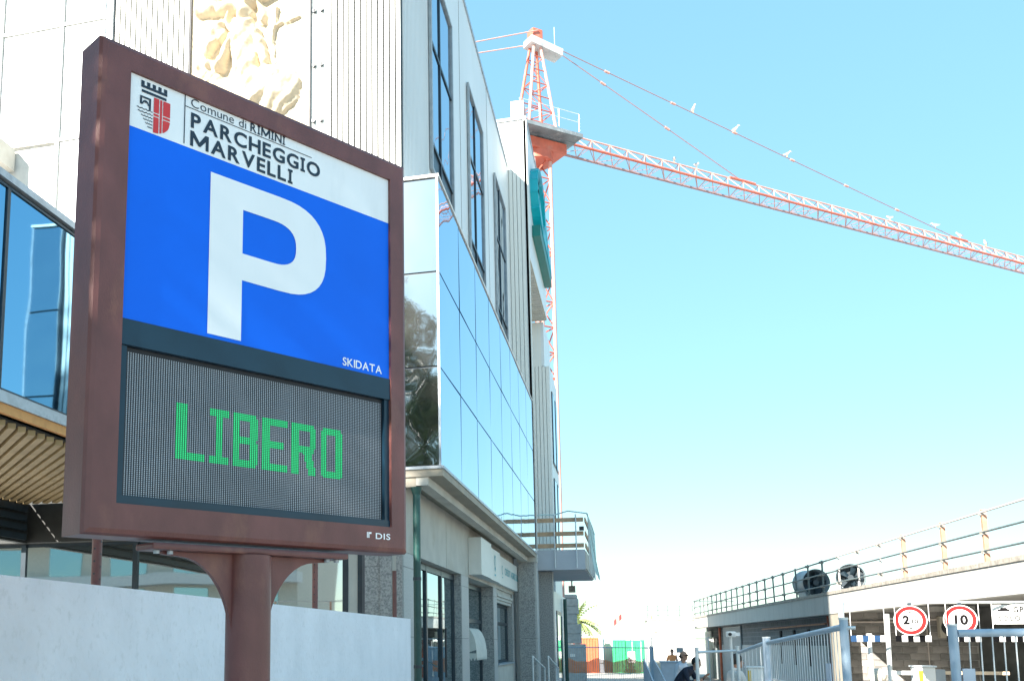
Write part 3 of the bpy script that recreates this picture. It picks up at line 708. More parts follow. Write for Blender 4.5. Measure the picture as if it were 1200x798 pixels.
# display: recess, dot matrix, lit letters
dis = part('display', fbox(MB(), PU0+.004, PU1-.004, PZ0+.004, BAND0-.001, -.06, -.030), 'led_black', sg)
m_ = MB(); fbox(m_, PU0+.001, PU0+.028, PZ0+.03, BAND0-.001, -.029, -.014); fbox(m_, PU1-.028, PU1-.001, PZ0+.03, BAND0-.001, -.029, -.014); fbox(m_, PU0+.001, PU1-.001, PZ0+.001, PZ0+.0295, -.029, -.010)
part('bezel', m_, 'band_navy', dis)
PL = [('L', .360, .482), ('I', .503, .583), ('B', .602, .724), ('E', .745, .869), ('R', .888, 1.014), ('O', 1.034, 1.154)]
du, dv = .0096, .0068
def seg(c, p, r):          # p 0..1 across, r 0..1 down the letter
    v, h = .30, .125
    if c == 'L': return p < .34 or r > 1-h
    if c == 'I': return r < h or r > 1-h or .28 < p < .72
    if c == 'B': return p < v or r < h and p < .9 or r > 1-h and p < .9 or abs(r-.5) < h*.52 and p < .9 or (p > 1-v and .06 < r < .94 and abs(r-.5) > .04)
    if c == 'E': return p < v or r < h or r > 1-h or abs(r-.5) < h*.52 and p < .85
    if c == 'R': return p < v or r < h and p < .9 or abs(r-.5) < h*.52 and p < .9 or (p > 1-v and .06 < r < .46) or (r > .5 and .42 < p-.55*(r-.5) < .74)
    return (p < v or p > 1-v or r < h or r > 1-h) and not ((p < .12 or p > .88) and (r < .05 or r > .95))
def lit(u, z):
    if not (2.243 < z < 2.447): return None
    for i, (c, a, b) in enumerate(PL):
        if a <= u < b: return i if seg(c, (u-a)/(b-a), (2.447-z)/.204) else None
dots = MB(); lt = [MB() for _ in PL]; co = [MB() for _ in PL]
hexa = [(math.cos(R(60*i)), math.sin(R(60*i))) for i in range(6)]
u = PU0+.034; rows = int((BAND0-.012-(PZ0+.036))/dv)
while u < PU1-.030:
    for j in range(rows):
        z = PZ0+.036+j*dv; i = lit(u, z)
        if i is None: dots.add([S(u+.0027*a, z+.0023*b, -.0295) for a, b in hexa], [(0,1,2,3,4,5)])
        else:
            lt[i].add([S(u+a*.0041, z+b*.0028, -.0295) for a, b in ((-1,-1),(1,-1),(1,1),(-1,1))], [(0,1,2,3)])
            co[i].add([S(u+.0024*a, z+.0021*b, -.0288) for a, b in hexa], [(0,1,2,3,4,5)])
    u += du
part('unlit_dots', dots, 'led_dot', dis, kind='stuff')
for i in range(6):
    o = part('lit_letter', lt[i], 'led_lit', dis, kind='stuff'); 
    part('lit_letter_dots', co[i], 'led_core', dis, kind='stuff')
# post with flange plate and curved gussets
pc = SO+sd*.722-sn*.075
gr_, gt = .098, 1.925
m_ = MB(); m_.tube((pc.x, pc.y, 0), (pc.x, pc.y, gt), .085, n=32); part('post', m_, 'frame_brown', sg)
part('base_plate', MB().tube((pc.x, pc.y, 0), (pc.x, pc.y, .03), .22, n=24), 'frame_brown', sg)
m_ = MB(); t = MB(); t.box(.27, 1.175, -.135, -.012, 1.917, 1.941, .008); m_.add([S(v.x, v.z, v.y) for v in t.v], [f[::-1] for f in t.f])
part('flange_plate', m_, 'frame_brown', sg)
for sgn in (-1, 1):
    c = .722+sgn*.083; pts = [(c, 1.55), ]
    pts = [(c, 1.916), (c, 1.60)]+[(c+sgn*.235*(1-math.cos(R(a))), 1.60+.30*math.sin(R(a))) for a in range(8, 91, 8)]+[(c+sgn*.30, 1.905), (c+sgn*.30, 1.916)]
    if sgn < 0: pts = pts[::-1]
    m_ = MB(); m_.prism(pts, -.085, -.065, lambda a, b, w: S(a, b, w)); part('gusset', m_, 'frame_brown', sg)
for a in (.305, .36, 1.09, 1.14):
    p = S(a, 1.905, -.05); part('bolt', MB().tube(p, p+Vector((0, 0, .011)), .012, n=6), 'zinc', sg)
# ================================================================== WHITE HOARDING WALL
hw = thing('boundary_wall', 'low whitewashed wall behind the parking sign', 'wall', (-2.75, 6, 0))
part('wall', B(-2.82, -2.70, -4, 12.2, 0, 1.9), 'plaster_white', hw)
for i, (y, h) in enumerate(((4.88, 2.45), (8.82, 2.5), (12.05, 2.5), (1.2, 2.4))):
    p = part('upright', MB().tube((-2.87, y, 0), (-2.87, y, h), .028, n=12), 'frame_brown', hw)
    if i < 2:
        for k in range(7):
            z = 1.95+.07*k; part('hole', MB().tube((-2.842, y-.006, z), (-2.841, y-.006, z), .006).tube((-2.868, y-.0284, z+.03), (-2.868, y-.0280, z+.03), .006), 'black_paint', p)
# ================================================================== TOWER CRANE
JAZ = R(49.2); jd = Vector((math.sin(JAZ), math.cos(JAZ), 0)); jn = Vector((jd.y, -jd.x, 0)); CM = Vector((-4.30, 53.45, 0)); ZJ = 30.0
cr = thing('tower_crane', 'orange and white tower crane with a long lattice jib over the car park', 'crane', tuple(CM+Vector((0,0,-.5))))
def J(s, t, z): return CM+jd*s+jn*t+Vector((0, 0, z))
hm = .55
legs = [(hm, hm), (hm, -hm), (-hm, -hm), (-hm, hm)]
for a, b in legs: part('mast_leg', MB().tube(J(a, b, -.5), J(a, b, 28.6), .11, n=6), 'crane_pale', cr)  # legs coloured pale to look sunlit
m_ = MB(); z = 0.; k = 0
while z < 28:
    for i in range(4):
        a, b = legs[i], legs[(i+1) % 4]
        m_.tube(J(*a, z), J(*b, z), .045, n=4); m_.tube(J(*(a if k % 2 else b), z), J(*(b if k % 2 else a), z+1.45), .045, n=4)
    z += 1.45; k += 1
part('mast_bracing', m_, 'crane_orange', cr)
# slewing ring, platform
sl = part('slewing_ring', MB().tube(J(0, 0, 28.6), J(0, 0, 29.1), .95, n=16), 'crane_orange', cr)
m_ = MB(); m_.X = Matrix.Translation(CM) @ Matrix.Rotation(-JAZ+R(90), 4, 'Z')
m_.box(-1.7, 1.5, -.9, .9, 29.1, 29.7, .05); part('turntable', m_, 'crane_orange', cr)
m_ = MB(); m_.X = Matrix.Translation(CM) @ Matrix.Rotation(-JAZ+R(90), 4, 'Z'); m_.box(-2.3, 2.0, -1.75, -1.06, 29.80, 30.02); m_.box(-2.3, 2.0, 1.06, 1.7, 29.80, 30.02); m_.box(-2.3, 2.0, -1.059, 1.059, 29.78, 29.97)
pf = part('platform', m_, 'deck_shaded', cr)
m_ = MB(); m_.X = Matrix.Translation(CM) @ Matrix.Rotation(-JAZ+R(90), 4, 'Z')
for x in (-2.2, -.9, .4, 1.8):
    m_.tube((x, -1.68, 30.15), (x, -1.68, 31.2), .025, n=5)
m_.tube((-2.2, -1.68, 31.2), (1.8, -1.68, 31.2), .02, n=5); m_.tube((-2.2, -1.68, 30.7), (1.8, -1.68, 30.7), .02, n=5)
part('platform_rail', m_, 'fence_pale', cr)
# tower head (A-frame)
AP = J(.15, 0, 36.3)
for a, b in ((1.05, .72), (1.05, -.72), (-1.0, .72), (-1.0, -.72)):
    part('head_leg', MB().tube(J(a, b, 29.9), AP+(-jd*.0)+jn*b*.22+jd*a*.16, .10, .085, n=6), 'crane_pale' if b > 0 else 'crane_orange', cr)  # legs on the sunny side take the pale sunlit tone
m_ = MB()
for k in range(1, 7):
    f = k/7.4; z = 29.9+(36.3-29.9)*f
    P = [J(a*(1-f*.84)+.15*f, b*(1-f*.78), z) for a, b in ((1.05, .72), (1.05, -.72), (-1.0, -.72), (-1.0, .72))]
    f2 = (k+1)/7.4; z2 = 29.9+(36.3-29.9)*f2
    P2 = [J(a*(1-f2*.84)+.15*f2, b*(1-f2*.78), z2) for a, b in ((1.05, .72), (1.05, -.72), (-1.0, -.72), (-1.0, .72))]
    for i in range(4):
        if k in (2, 4) or i % 2: m_.tube(P[i], P[(i+1) % 4], .04, n=4)
        if i % 2 and k < 6: m_.tube(P[i] if k % 2 else P[(i+1) % 4], P2[(i+1) % 4] if k % 2 else P2[i], .03, n=4)
part('head_bracing', m_, 'crane_orange', cr)
m_ = MB(); m_.X = Matrix.Translation(AP) @ Matrix.Rotation(-JAZ+R(90), 4, 'Z'); m_.box(-.35, .35, -.3, .3, -.3, .55, .06); part('head_cap', m_, 'crane_orange', cr)
m_ = MB(); m_.X = Matrix.Translation(AP) @ Matrix.Rotation(-JAZ+R(90), 4, 'Z') @ Matrix.Rotation(R(8), 4, 'Y'); m_.box(-.5, 1.75, -.42, .42, -.55, -.1, .03)
part('sheave_box', m_, 'crane_grey', cr)
part('aerial', MB().tube(AP+jd*1.4, AP+jd*1.4+Vector((0,0,1.2)), .02, n=4), 'fence_pale', cr)
# jib
jb = part('jib', MB().tube(J(1.9, -.0, ZJ+.93), J(50, 0, ZJ+.93), .05, n=6), 'crane_pale', cr, label='pink and white top chord of the long jib')
part('bottom_chord', MB().tube(J(1.2, .6, ZJ), J(50, .6, ZJ), .075, n=6), 'crane_orange', jb)
part('bottom_chord', MB().tube(J(1.2, -.6, ZJ), J(50, -.6, ZJ), .075, n=6), 'cable', jb)  # far chord: shade put into a darker colour than the lit near chord
m_ = MB(); m2 = MB(); s_ = 2.0; k = 0
while s_ < 49:
    for t in (.6, -.6):
        m2.tube(J(s_, t, ZJ), J(s_+.67, 0, ZJ+.93), .028, n=4); m2.tube(J(s_+1.35, t, ZJ), J(s_+.67, 0, ZJ+.93), .028, n=4)
    m_.tube(J(s_, .6, ZJ), J(s_, -.6, ZJ), .025, n=4)
    m_.tube(J(s_, .6 if k % 2 else -.6, ZJ), J(s_+1.35, -.6 if k % 2 else .6, ZJ), .022, n=4)
    s_ += 1.35; k += 1
part('jib_lacing', m2, 'crane_pale', jb); part('jib_bracing', m_, 'cable', jb)
HP = AP+jd*1.7+Vector((0, 0, -.35))
ties = [(J(15.95, 0, ZJ+1.0), HP), (J(37.4, 0, ZJ+1.0), HP+jn*.25)]
for a, b in ties:
    tt = part('tie_rope', MB().tube(a, b, .030, n=5), 'cable', cr); L = (a-b).length; d_ = (a-b)/L
    for k in range(1, int(L/5.2)+1): 
        c = b+d_*(k*5.2-2); part('rope_joint', MB().tube(c, c+d_*.35, .075, n=6), 'crane_pale', tt)
part('rope_anchor', MB().tube(J(15.0, 0, ZJ+.98), J(17.2, 0, ZJ+.98), .09, n=6), 'crane_orange', cr); part('rope_anchor', MB().tube(J(36.7, 0, ZJ+.98), J(38.6, 0, ZJ+.98), .09, n=6), 'crane_orange', cr)
# counter-jib (behind the office)
m_ = MB()
for t in (.6, -.6): m_.tube(J(-1.9, t, 29.6), J(-15, t, 29.9), .1, n=6)
for k in range(9): m_.tube(J(-2-1.5*k, .6, 29.6+.02*k), J(-2-1.5*k, -.6, 29.6+.02*k), .05, n=4)
part('counter_jib', m_, 'crane_orange', cr)
m_ = MB(); m_.X = Matrix.Translation(CM) @ Matrix.Rotation(-JAZ+R(90), 4, 'Z'); m_.box(-15, -12.6, -.7, .7, 28.2, 30.6); part('counterweight', m_, 'concrete', cr)
for t, zz in ((.35, .4), (-.35, -.1)): part('counter_tie', MB().tube(AP+jn*t+Vector((0,0,zz)), J(-14, t, 30.3), .035, n=5), 'crane_pale', cr)
# gulls resting on the crane
def gull(p, ang, label):
    g = thing('gull', label, 'bird', tuple(p), 'gulls perched on the crane')
    X = Matrix.Translation(Vector(p)) @ Matrix.Rotation(ang, 4, 'Z')
    m_ = MB(); m_.X = X
    rings = []
    prof = [(-.26, .17, .015), (-.16, .20, .06), (0, .24, .095), (.12, .28, .085), (.17, .35, .05), (.20, .40, .055), (.245, .41, .05), (.29, .40, .012)]
    N = 8; v = []
    for x, z, r in prof:
        for i in range(N): v.append((x, r*math.cos(2*math.pi*i/N), z+r*math.sin(2*math.pi*i/N)))
    f = [(j*N+i, j*N+(i+1) % N, (j+1)*N+(i+1) % N, (j+1)*N+i) for j in range(len(prof)-1) for i in range(N)]
    m_.add(v, f+[tuple(range(N))[::-1], tuple(range((len(prof)-1)*N, len(prof)*N))], True)
    part('body', m_, 'bird_white', g)
    for s_ in (-1, 1):
        m_ = MB(); m_.X = X; m_.add([(.1, s_*.092, .27), (-.05, s_*.102, .30), (-.34, s_*.03, .19), (-.1, s_*.099, .20), (.1, s_*.08, .29), (-.34, s_*.02, .2)], [(0,1,2,3), (0,4,5,2,1)]); part('wing', m_, 'bird_grey', g)
    m_ = MB(); m_.X = X; m_.tube((.285, 0, .40), (.35, 0, .385), .015, .004, n=5); part('beak', m_, 'beak', g)
    m_ = MB(); m_.X = X; m_.tube((0, .03, 0), (.01, .03, .17), .012, n=4); m_.tube((0, -.03, 0), (.01, -.03, .17), .012, n=4); part('legs', m_, 'beak', g)
def tie_pt(i, f): a, b = ties[i]; return b+(a-b)*f+Vector((0,0,.03))
gl_ = [(tie_pt(1, .285), 'white gull on the upper crane rope, nearest the tower head'), (tie_pt(1, .385), 'white gull second from the tower head on the upper crane rope'), (tie_pt(1, .515), 'white gull halfway along the upper crane rope'),
      (J(12.2, 0, ZJ+.98), 'white gull on the jib, left of the lower rope anchor'), (J(10.4, 0, ZJ+.98), 'leftmost white gull standing on the jib top chord'),
      (J(30.2, 0, ZJ+.98), 'white gull on the jib under the upper rope'), (tie_pt(1, .935), 'white gull low on the upper crane rope near its anchor'), (J(37.8, 0, ZJ+1.07), 'white gull on the anchor where the upper rope meets the jib'), (J(40.8, 0, ZJ+.98), 'rightmost white gull on the jib')]
for i, (p, l) in enumerate(gl_): gull(p, R(-60+37*i), l)
# ================================================================== PARKING STRUCTURE (right)
KA = R(-4.1); kd = Vector((math.sin(KA), math.cos(KA), 0)); kn = Vector((kd.y, -kd.x, 0)); KO = Vector((6.97, 20.56, 0))
KM = Matrix.Translation(KO) @ Matrix.Rotation(-KA, 4, 'Z')       # local x = t (into the building), y = s (away), z up
def K(): m = MB(); m.X = KM; return m
def KP(t, s, z): return KM @ Vector((t, s, z))
pk = thing('parking_structure', 'low concrete car park with a deep white fascia and dark block walls', 'building', tuple(KP(3, 15, -.5)))
part('roof_slab', K().box(.3, 16, -14, 45.6, 2.75, 3.17), 'fascia', pk)
fa = part('fascia', K().box(0, .299, -14, 45.6, 2.50, 3.10), 'fascia', pk)
s_ = -14
while s_ < 45.3:
    ln = .5; part('coping_block', K().box(-.03, .33, s_+.006, min(s_+ln, 45.6)-.006, 3.101, 3.20+random.uniform(-.004, .004)), 'coping', fa); s_ += ln if s_ > 22 else ln
part('roof_edge_shadow_gap', K().box(.02, .28, -14, 45.55, 3.1002, 3.1008), 'seam_dark', pk)
# recessed wall and what is on it
part('wall', K().box(.75, 1.1, 14.6, 45.5, -.6, 2.74), 'block_far', pk)
part('painted_dado', K().box(.72, .749, 17.0, 45.5, -.6, 1.5), 'grey_door', pk)
part('concrete_pillar', K().box(.02, .13, 12.3, 13.7, -.6, 2.495), 'concrete', pk)
for s0, s1, z1, mm in ((43.0, 45.4, 2.3, 'white_paint'), (33.2, 38.5, 2.45, 'grey_door')):
    d = part('service_door', K().box(.66, .719, s0, s1, -.5, z1), mm, pk)
    r_ = K(); y = s0+.1
    while y < s1-.05: r_.box(.645, .659, y, y+.05, -.45, z1-.05); y += .28
    part('door_rib', r_, mm, d)
for s0 in (19.3, 21.6, 24.0): part('wall_slot', K().box(.70, .7485, s0, s0+.28, .75, 2.1), 'inside_dark', pk)
part('conduit', K().tube((.55, 16.2, 2.25), (.55, 27.0, 2.2), .035, n=8), 'rust_post', pk)
part('drain_pipe', K().path([(.5, 15.6, 2.49), (.5, 15.6, 2.25), (.45, 15.2, 2.02), (.4, 15.0, 1.85), (.4, 15.0, -.5)], .075, 10), 'pipe_orange', pk)
part('drain_pipe', K().path([(.55, 38.9, 2.45), (.55, 38.9, -.5)], .07, 10), 'pipe_orange', pk)
for s0, mm in ((40.6, 'black_paint'), (41.9, 'white_paint')): part('notice', K().box(.62, .644 if mm == 'x' else .64, s0, s0+.55, 1.3, 1.95), mm, pk)
# block wall facing the camera, beyond the entrance
bw = part('block_wall', B(6.15, 10.1, 34.06, 34.4, -.6, 2.72), 'mortar', pk)
bx0 = 6.16; cw_, ch_ = .41, .21; proto = {}
for j in range(16):
    x = bx0-(cw_/2 if j % 2 else 0)
    while x < 10.08:
        a = max(x, bx0)+.008; e = min(x+cw_, 10.08)-.008
        if e-a > .06:
            key = (round(e-a, 3)); z = -.6+j*ch_
            if z+ch_ > 2.72: break
            mm = 'dark_block' if random.random() < .6 else 'dark_block_b'; key = (key, mm)
            y = 34.03+random.uniform(-.006, .006)
            if key not in proto: proto[key] = (part('block', B(a, e, y, 34.058, z+.008, z+ch_-.008), mm, bw), a, z)
            else:
                o, pa, pz = proto[key]; c = o.copy(); COL.objects.link(c); c.parent = bw; c.location = (a-pa, 0, z-pz)
        x += cw_
part('ramp_back_wall', B(10.1, 20, 36.2, 36.5, -1, 2.74), 'dark_block', pk)
part('ramp_ceiling_light', B(7.5, 8.6, 33.5, 33.6, 2.3, 2.36), 'white_paint', pk)
ac = part('air_conditioner', B(9.0, 9.75, 33.72, 34.02, 1.75, 2.4, .02), 'ac_tan', pk)
part('fan_grille', MB().tube((9.28, 33.70, 2.07), (9.28, 33.719, 2.07), .24, n=20), 'black_paint', ac)
part('louvre_grille', MB().box(9.58, 9.70, 33.70, 33.719, 1.85, 2.3), 'grey_frame', ac)
part('wall_conduit', MB().path([(6.2, 33.99, 2.25), (8.0, 33.99, 2.25), (9.0, 33.99, 2.32)], .03, 8), 'pale_post', pk)
part('wall_conduit', MB().path([(8.72, 34.0, 2.2), (8.72, 34.0, -.5)], .02, 6), 'pale_post', pk)
# roof railing
rr = thing('roof_railing', 'scaffold pipe guard railing along the car park roof', 'railing', tuple(KP(.15, 15, 3.2)))
ps = [-2.2, -.2, 1.85, 4.05, 6.64, 8.5, 10.5, 12.5, 14.4, 16.3, 18.1, 20.1, 21.9, 23.6, 25.3, 27.0, 28.6, 30.2, 31.8, 33.4, 35.0, 36.6, 38.2, 39.8, 41.4, 43, 45.4]
for i, s_ in enumerate(ps):
    if s_ < 7: m_ = K(); m_.box(.06, .15, s_-.04, s_+.04, 3.2, 4.28); part('rail_post', m_, 'rust_post', rr)
    elif s_ < 13: part('rail_post', K().tube((.1, s_, 3.2), (.1+random.uniform(-.02, .02), s_, 4.25), .028, n=6), 'pale_post', rr)
    else: part('rail_post', K().tube((.1, s_, 3.2), (.1+random.uniform(-.02, .02), s_+random.uniform(-.03, .03), 4.27), .030, n=6), 'rail_dark', rr)
for z in (3.42, 3.80, 4.20):
    part('rail', K().path([(.04, -14, z), (.04, 12.5, z+.02)], .022, 6), 'rail_dark' if z < 4 else 'pale_post', rr)
    part('rail', K().path([(.05, 12.45, z+.0), (.05, 45.5, z)], .026, 6), 'rail_dark', rr)
cl_ = K()
for s_ in ps:
    for z in (3.42, 3.80, 4.20):
        if random.random() < .7: cl_.box(.02, .14, s_-.05, s_+.05, z-.04, z+.04)
part('clamps', cl_, 'coping', rr, kind='stuff')
part('end_rail', K().path([(.05, 45.4, 4.2), (2.5, 45.4, 4.2)], .026, 6), 'rail_dark', rr)
# roof fans
def fan(s, t, z, r, yaw, label):
    p = KP(t, s, 3.2); fn = thing('roof_fan', label, 'fan', tuple(p), 'extract fans on the car park roof')
    c = p+Vector((0, 0, z)); X = Matrix.Translation(c) @ Matrix.Rotation(yaw, 4, 'Z')
    m_ = MB(); m_.X = X; N = 28
    prof = [(-.05, r*1.06), (0, r*1.08), (.06, r), (.75, r), (.80, r*1.07), (.88, r*1.07)]
    v = [(rr_*math.cos(2*math.pi*i/N), y, rr_*math.sin(2*math.pi*i/N)) for y, rr_ in prof for i in range(N)]
    m_.add(v, [(j*N+i, j*N+(i+1) % N, (j+1)*N+(i+1) % N, (j+1)*N+i) for j in range(len(prof)-1) for i in range(N)], True)
    part('casing', m_, 'fan_grey', fn)
    m_ = MB(); m_.X = X; m_.tube((0, .30, 0), (0, .34, 0), r*.98, n=N); part('throat', m_, 'fan_dark', fn)
    m_ = MB(); m_.X = X; m_.tube((0, .0, 0), (0, .29, 0), r*.22, n=12); part('hub', m_, 'fan_dark', fn)
    for k in range(5):
        a = 2*math.pi*k/5; ca, sa = math.cos(a), math.sin(a); m_ = MB(); m_.X = X
        m_.add([(r*.2*ca-.05*sa, .10, r*.2*sa+.05*ca), (r*.2*ca+.05*sa, .2, r*.2*sa-.05*ca), (r*.9*ca+.09*sa, .2, r*.9*sa-.09*ca), (r*.9*ca-.09*sa, .1, r*.9*sa+.09*ca)], [(0,1,2,3)]); part('blade', m_, 'fan_dark', fn)
    m_ = MB(); m_.X = X
    for x in (-r*.7, r*.7): m_.box(x-.04, x+.04, .1, .7, -z, -r*.72)
    m_.box(-r*.8, r*.8, .05, .75, -z, -z+.06); part('stand', m_, 'fan_grey', fn)
fan(18.0, .75, .55, .46, R(14), 'larger round roof fan with dark throat, left of the pair')
fan(13.7, .75, .46, .40, R(-12), 'smaller round roof fan, right of the pair by the sunlit fascia')
# ================================================================== HEIGHT GAUGE AND HANGING SIGNS
GY = 18.75
def G(x): return GY+.27*(x-4.4)
hg = thing('height_gauge', 'steel portal with a thin crossbar carrying the hanging traffic signs', 'gantry', (4.4, 18.75, -.3))
part('crossbar', MB().tube((3.45, G(3.45), 2.28), (9.2, G(9.2), 2.30), .022, n=8), 'fence_pale', hg)
for x, mm in ((3.45, 'fence_steel'), (9.2, 'fence_pale')): part('upright', MB().tube((x, G(x), -.4), (x, G(x), 2.32), .045, n=10), mm, hg)
ws = ['hanging bar striped blue and white, leftmost under the portal', 'black and white striped bar hanging below the height limit sign', 'black and white striped bar hanging below the speed limit sign', 'black and white striped bar hanging below the rectangular sign']
for (x0, x1, c2), lb_ in zip(((3.58, 4.16, 'blue_paint'), (4.32, 4.90, 'sign_black'), (5.16, 5.72, 'sign_black'), (5.92, 6.50, 'sign_black')), ws):
    hb = thing('striped_bar', lb_, 'height bar', (x0, G(x0), 1.6), 'striped bars hanging from the portal')
    n = 6
    for i in range(n):
        a = x0+(x1-x0)*i/n; b = x0+(x1-x0)*(i+1)/n; m_ = MB()
        m_.add([(a, G(a), 1.62), (b, G(b), 1.62), (b, G(b)+.02, 1.62), (a, G(a)+.02, 1.62), (a, G(a), 1.725), (b, G(b), 1.725), (b, G(b)+.02, 1.725), (a, G(a)+.02, 1.725)], [(0,3,2,1),(4,5,6,7),(0,1,5,4),(1,2,6,5),(2,3,7,6),(3,0,4,7)])
        part('stripe', m_, c2 if i % 2 == 0 else 'white_paint', hb)
    for x in (x0+.01, x1-.01): part('hanger', MB().tube((x, G(x)+.01, 1.72), (x, G(x), 2.28), .006, n=4), 'white_paint', hb)
def faceM(p): # local frame facing the camera
    d = Vector((-p[0], -p[1], 0)); return Matrix.Translation(Vector(p)) @ Matrix.Rotation(math.atan2(d.y, d.x)+R(90), 4, 'Z')
def disc(mb, r0, r1, y, N=40):
    v = [(r*math.cos(2*math.pi*i/N), y, r*math.sin(2*math.pi*i/N)) for r in (r0, r1) for i in range(N)]
    if r0 > 0: mb.add(v, [(i, (i+1) % N, N+(i+1) % N, N+i) for i in range(N)])
    else: mb.add(v[N:], [tuple(range(N))])
def round_sign(x, z, label, kind):
    p = (x, G(x)-.03, z); t = thing('traffic_sign', label, 'sign', p, 'round limit signs on the portal'); X = faceM(p)
    m_ = MB(); m_.X = X; m_.tube((0, .004, 0), (0, .02, 0), .252, n=40); pl = part('plate', m_, 'white_paint', t)
    m_ = MB(); m_.X = X; disc(m_, .178, .238, .002); part('red_ring', m_, 'sign_red', t)
    m_ = MB(); m_.X = X; fn = lambda a, b, w: (a, .002, b)
    if kind == 10: text(m_, '10', -.085, .115, -.075, .15, fn, .05, False, .16)
    else:
        text(m_, '2', -.115, -.01, -.06, .135, fn, .055, False); text(m_, 'm', .02, .095, .05, .05, fn, .04, False); text(m_, '10', .02, .115, -.05, .07, fn, .04, False, .18)
        m_.add([(-.03, .002, .145), (.03, .002, .145), (0, .002, .112)], [(0,1,2)]); m_.add([(-.03, .002, -.145), (.03, .002, -.145), (0, .002, -.112)], [(0,2,1)])
    part('print', m_, 'sign_black', t)
    m_ = MB(); m_.X = X; m_.box(-.03, .03, .0, .03, .25, .30); part('clip', m_, 'dark_frame', t)
round_sign(4.57, 1.98, 'round red and white height limit sign reading 2 m 10', 2)
round_sign(5.39, 1.99, 'round red and white speed limit sign reading 10', 10)
p = (6.33, G(6.33)-.03, 2.12); t = thing('notice_board', 'white rectangular board with a car symbol and GPL lettering', 'sign', p); X = faceM(p)
m_ = MB(); m_.X = X; m_.box(-.36, .44, .004, .02, -.2, .13); part('plate', m_, 'white_paint', t)
m_ = MB(); m_.X = X; fn = lambda a, b, w: (a, .002, b)
text(m_, 'GPL', -.05, .17, 0, .09, fn, .045, False, .22); text(m_, 'SOLO', -.27, .04, -.145, .08, fn, .035, False, .22)
m_.add([(x, .002, z) for x, z in ((-.29, .02), (-.27, .05), (-.24, .055), (-.22, .08), (-.15, .08), (-.13, .055), (-.10, .05), (-.10, .02))], [tuple(range(8))[::-1]])
part('print', m_, 'sign_black', t)
m_ = MB(); m_.X = X; m_.box(-.08, -.02, 0, .03, .13, .19); part('clip', m_, 'dark_frame', t)
# barrier machine, arm, posts
bm_ = thing('barrier_machine', 'white and grey barrier cabinet with a yellow stripe at the car park entrance', 'barrier', (5.1, 20.4, -.36))
part('cabinet', B(4.95, 5.28, 20.25, 20.6, -.36, 1.16, .02), 'white_paint', bm_); part('stripe', B(5.0, 5.07, 20.244, 20.249, -.3, 1.1), 'yellow_paint', bm_); part('side_cover', B(5.281, 5.44, 20.27, 20.58, -.36, 1.12), 'grey_frame', bm_); part('cap', B(4.93, 5.3, 20.23, 20.62, 1.161, 1.19), 'fence_pale', bm_)
part('barrier_arm', B(4.35, 4.949, 20.38, 20.44, 1.02, 1.09), 'white_paint', bm_); part('barrier_arm', B(5.441, 6.5, 20.38, 20.44, 1.03, 1.09), 'site_tan', bm_)
single('white_post', MB().tube((4.42, 19.9, -.4), (4.47, 19.9, 2.12), .04, n=10), 'white_paint', 'tall white post right of the blue striped bar', 'post', (4.42, 19.9, -.4))
sp2 = thing('short_post', 'thin white post with a square cap under the blue striped bar', 'post', (3.95, 18.95, -.35))
part('shaft', MB().tube((3.97, 18.95, -.35), (3.95, 18.95, 1.68), .035, n=10), 'white_paint', sp2); part('cap', B(3.91, 3.99, 18.92, 18.98, 1.681, 1.76), 'white_paint', sp2)
mm_ = thing('domed_lamp', 'pale domed fitting on a short stand left of the barrier cabinet', 'lamp', (4.28, 20.1, -.36))
part('dome', MB().ball((4.28, 20.1, 1.0), .16, 1, 1, .9, 14, 10), 'far_cream', mm_); part('stand', MB().tube((4.28, 20.1, -.36), (4.28, 20.1, .95), .10, n=12), 'white_paint', mm_)
# ================================================================== STEEL FENCES
def fence(pts, tops, label, gap=.11, r=.022, side=True, botz=.12, posts=(1, 1), mat_='fence_steel', barmat='fence_pale', br=.006, group='steel fence panels by the car park', pr=.035, grab=None):
    (xa, ya), (xb, yb) = pts; t = thing('fence_panel', label, 'fence', (xa, ya, gz(ya)), group)
    A = Vector((xa, ya, tops[0])); Bv = Vector((xb, yb, tops[1])); L = (Bv-A).length
    d = (Bv-A).normalized()
    ra, rbp = A+d*pr*.9-Vector((0,0,.06)), Bv-d*pr*.9-Vector((0,0,.06))
    part('top_rail', MB().tube(ra, rbp, r, n=10), mat_, t)
    A0 = Vector((xa, ya, gz(ya)+botz)); B0 = Vector((xb, yb, gz(yb)+botz)); part('bottom_rail', MB().tube(A0, B0, r*.8, n=8), mat_, t)
    for (p, z, on) in ((A, tops[0], posts[0]), (Bv, tops[1], posts[1])):
        if on:
            po = part('post', MB().tube((p.x, p.y, gz(p.y)), (p.x, p.y, z), pr, n=12), mat_, t); part('cap', MB().tube((p.x, p.y, z+.001), (p.x, p.y, z+.02), pr*1.12, n=12), 'fence_pale', po)
    m_ = MB(); n = int(L/gap)
    for i in range(1, n): f = i/n; m_.tube(A0.lerp(B0, f), ra.lerp(rbp, f), br, n=5)
    part('bars', m_, barmat, t, kind='stuff')
    return t
f1 = fence([(1.785, 9.5), (1.70, 14.0)], [1.80, 1.66], 'steel barred fence panel with a thick sloping top rail, centre right', .14, .028, pr=.036, br=.004)
part('notice_strip', B(1.688, 1.70, 9.9, 13.6, 1.08, 1.16), 'white_paint', f1); part('notice_card', B(1.66, 1.672, 9.56, 9.75, .95, 1.42), 'shirt_pale', f1)
part('post_knob', MB().tube((1.80, 9.48, 1.73), (1.87, 9.46, 1.73), .016, n=8), 'fence_pale', f1)
f2 = fence([(1.68, 14.1), (1.72, 18.0)], [1.66, 1.50], 'steel fence panel beyond the thick railed one, seen end on', .5, .026, posts=(1, 0), mat_='fence_steel', pr=.03)
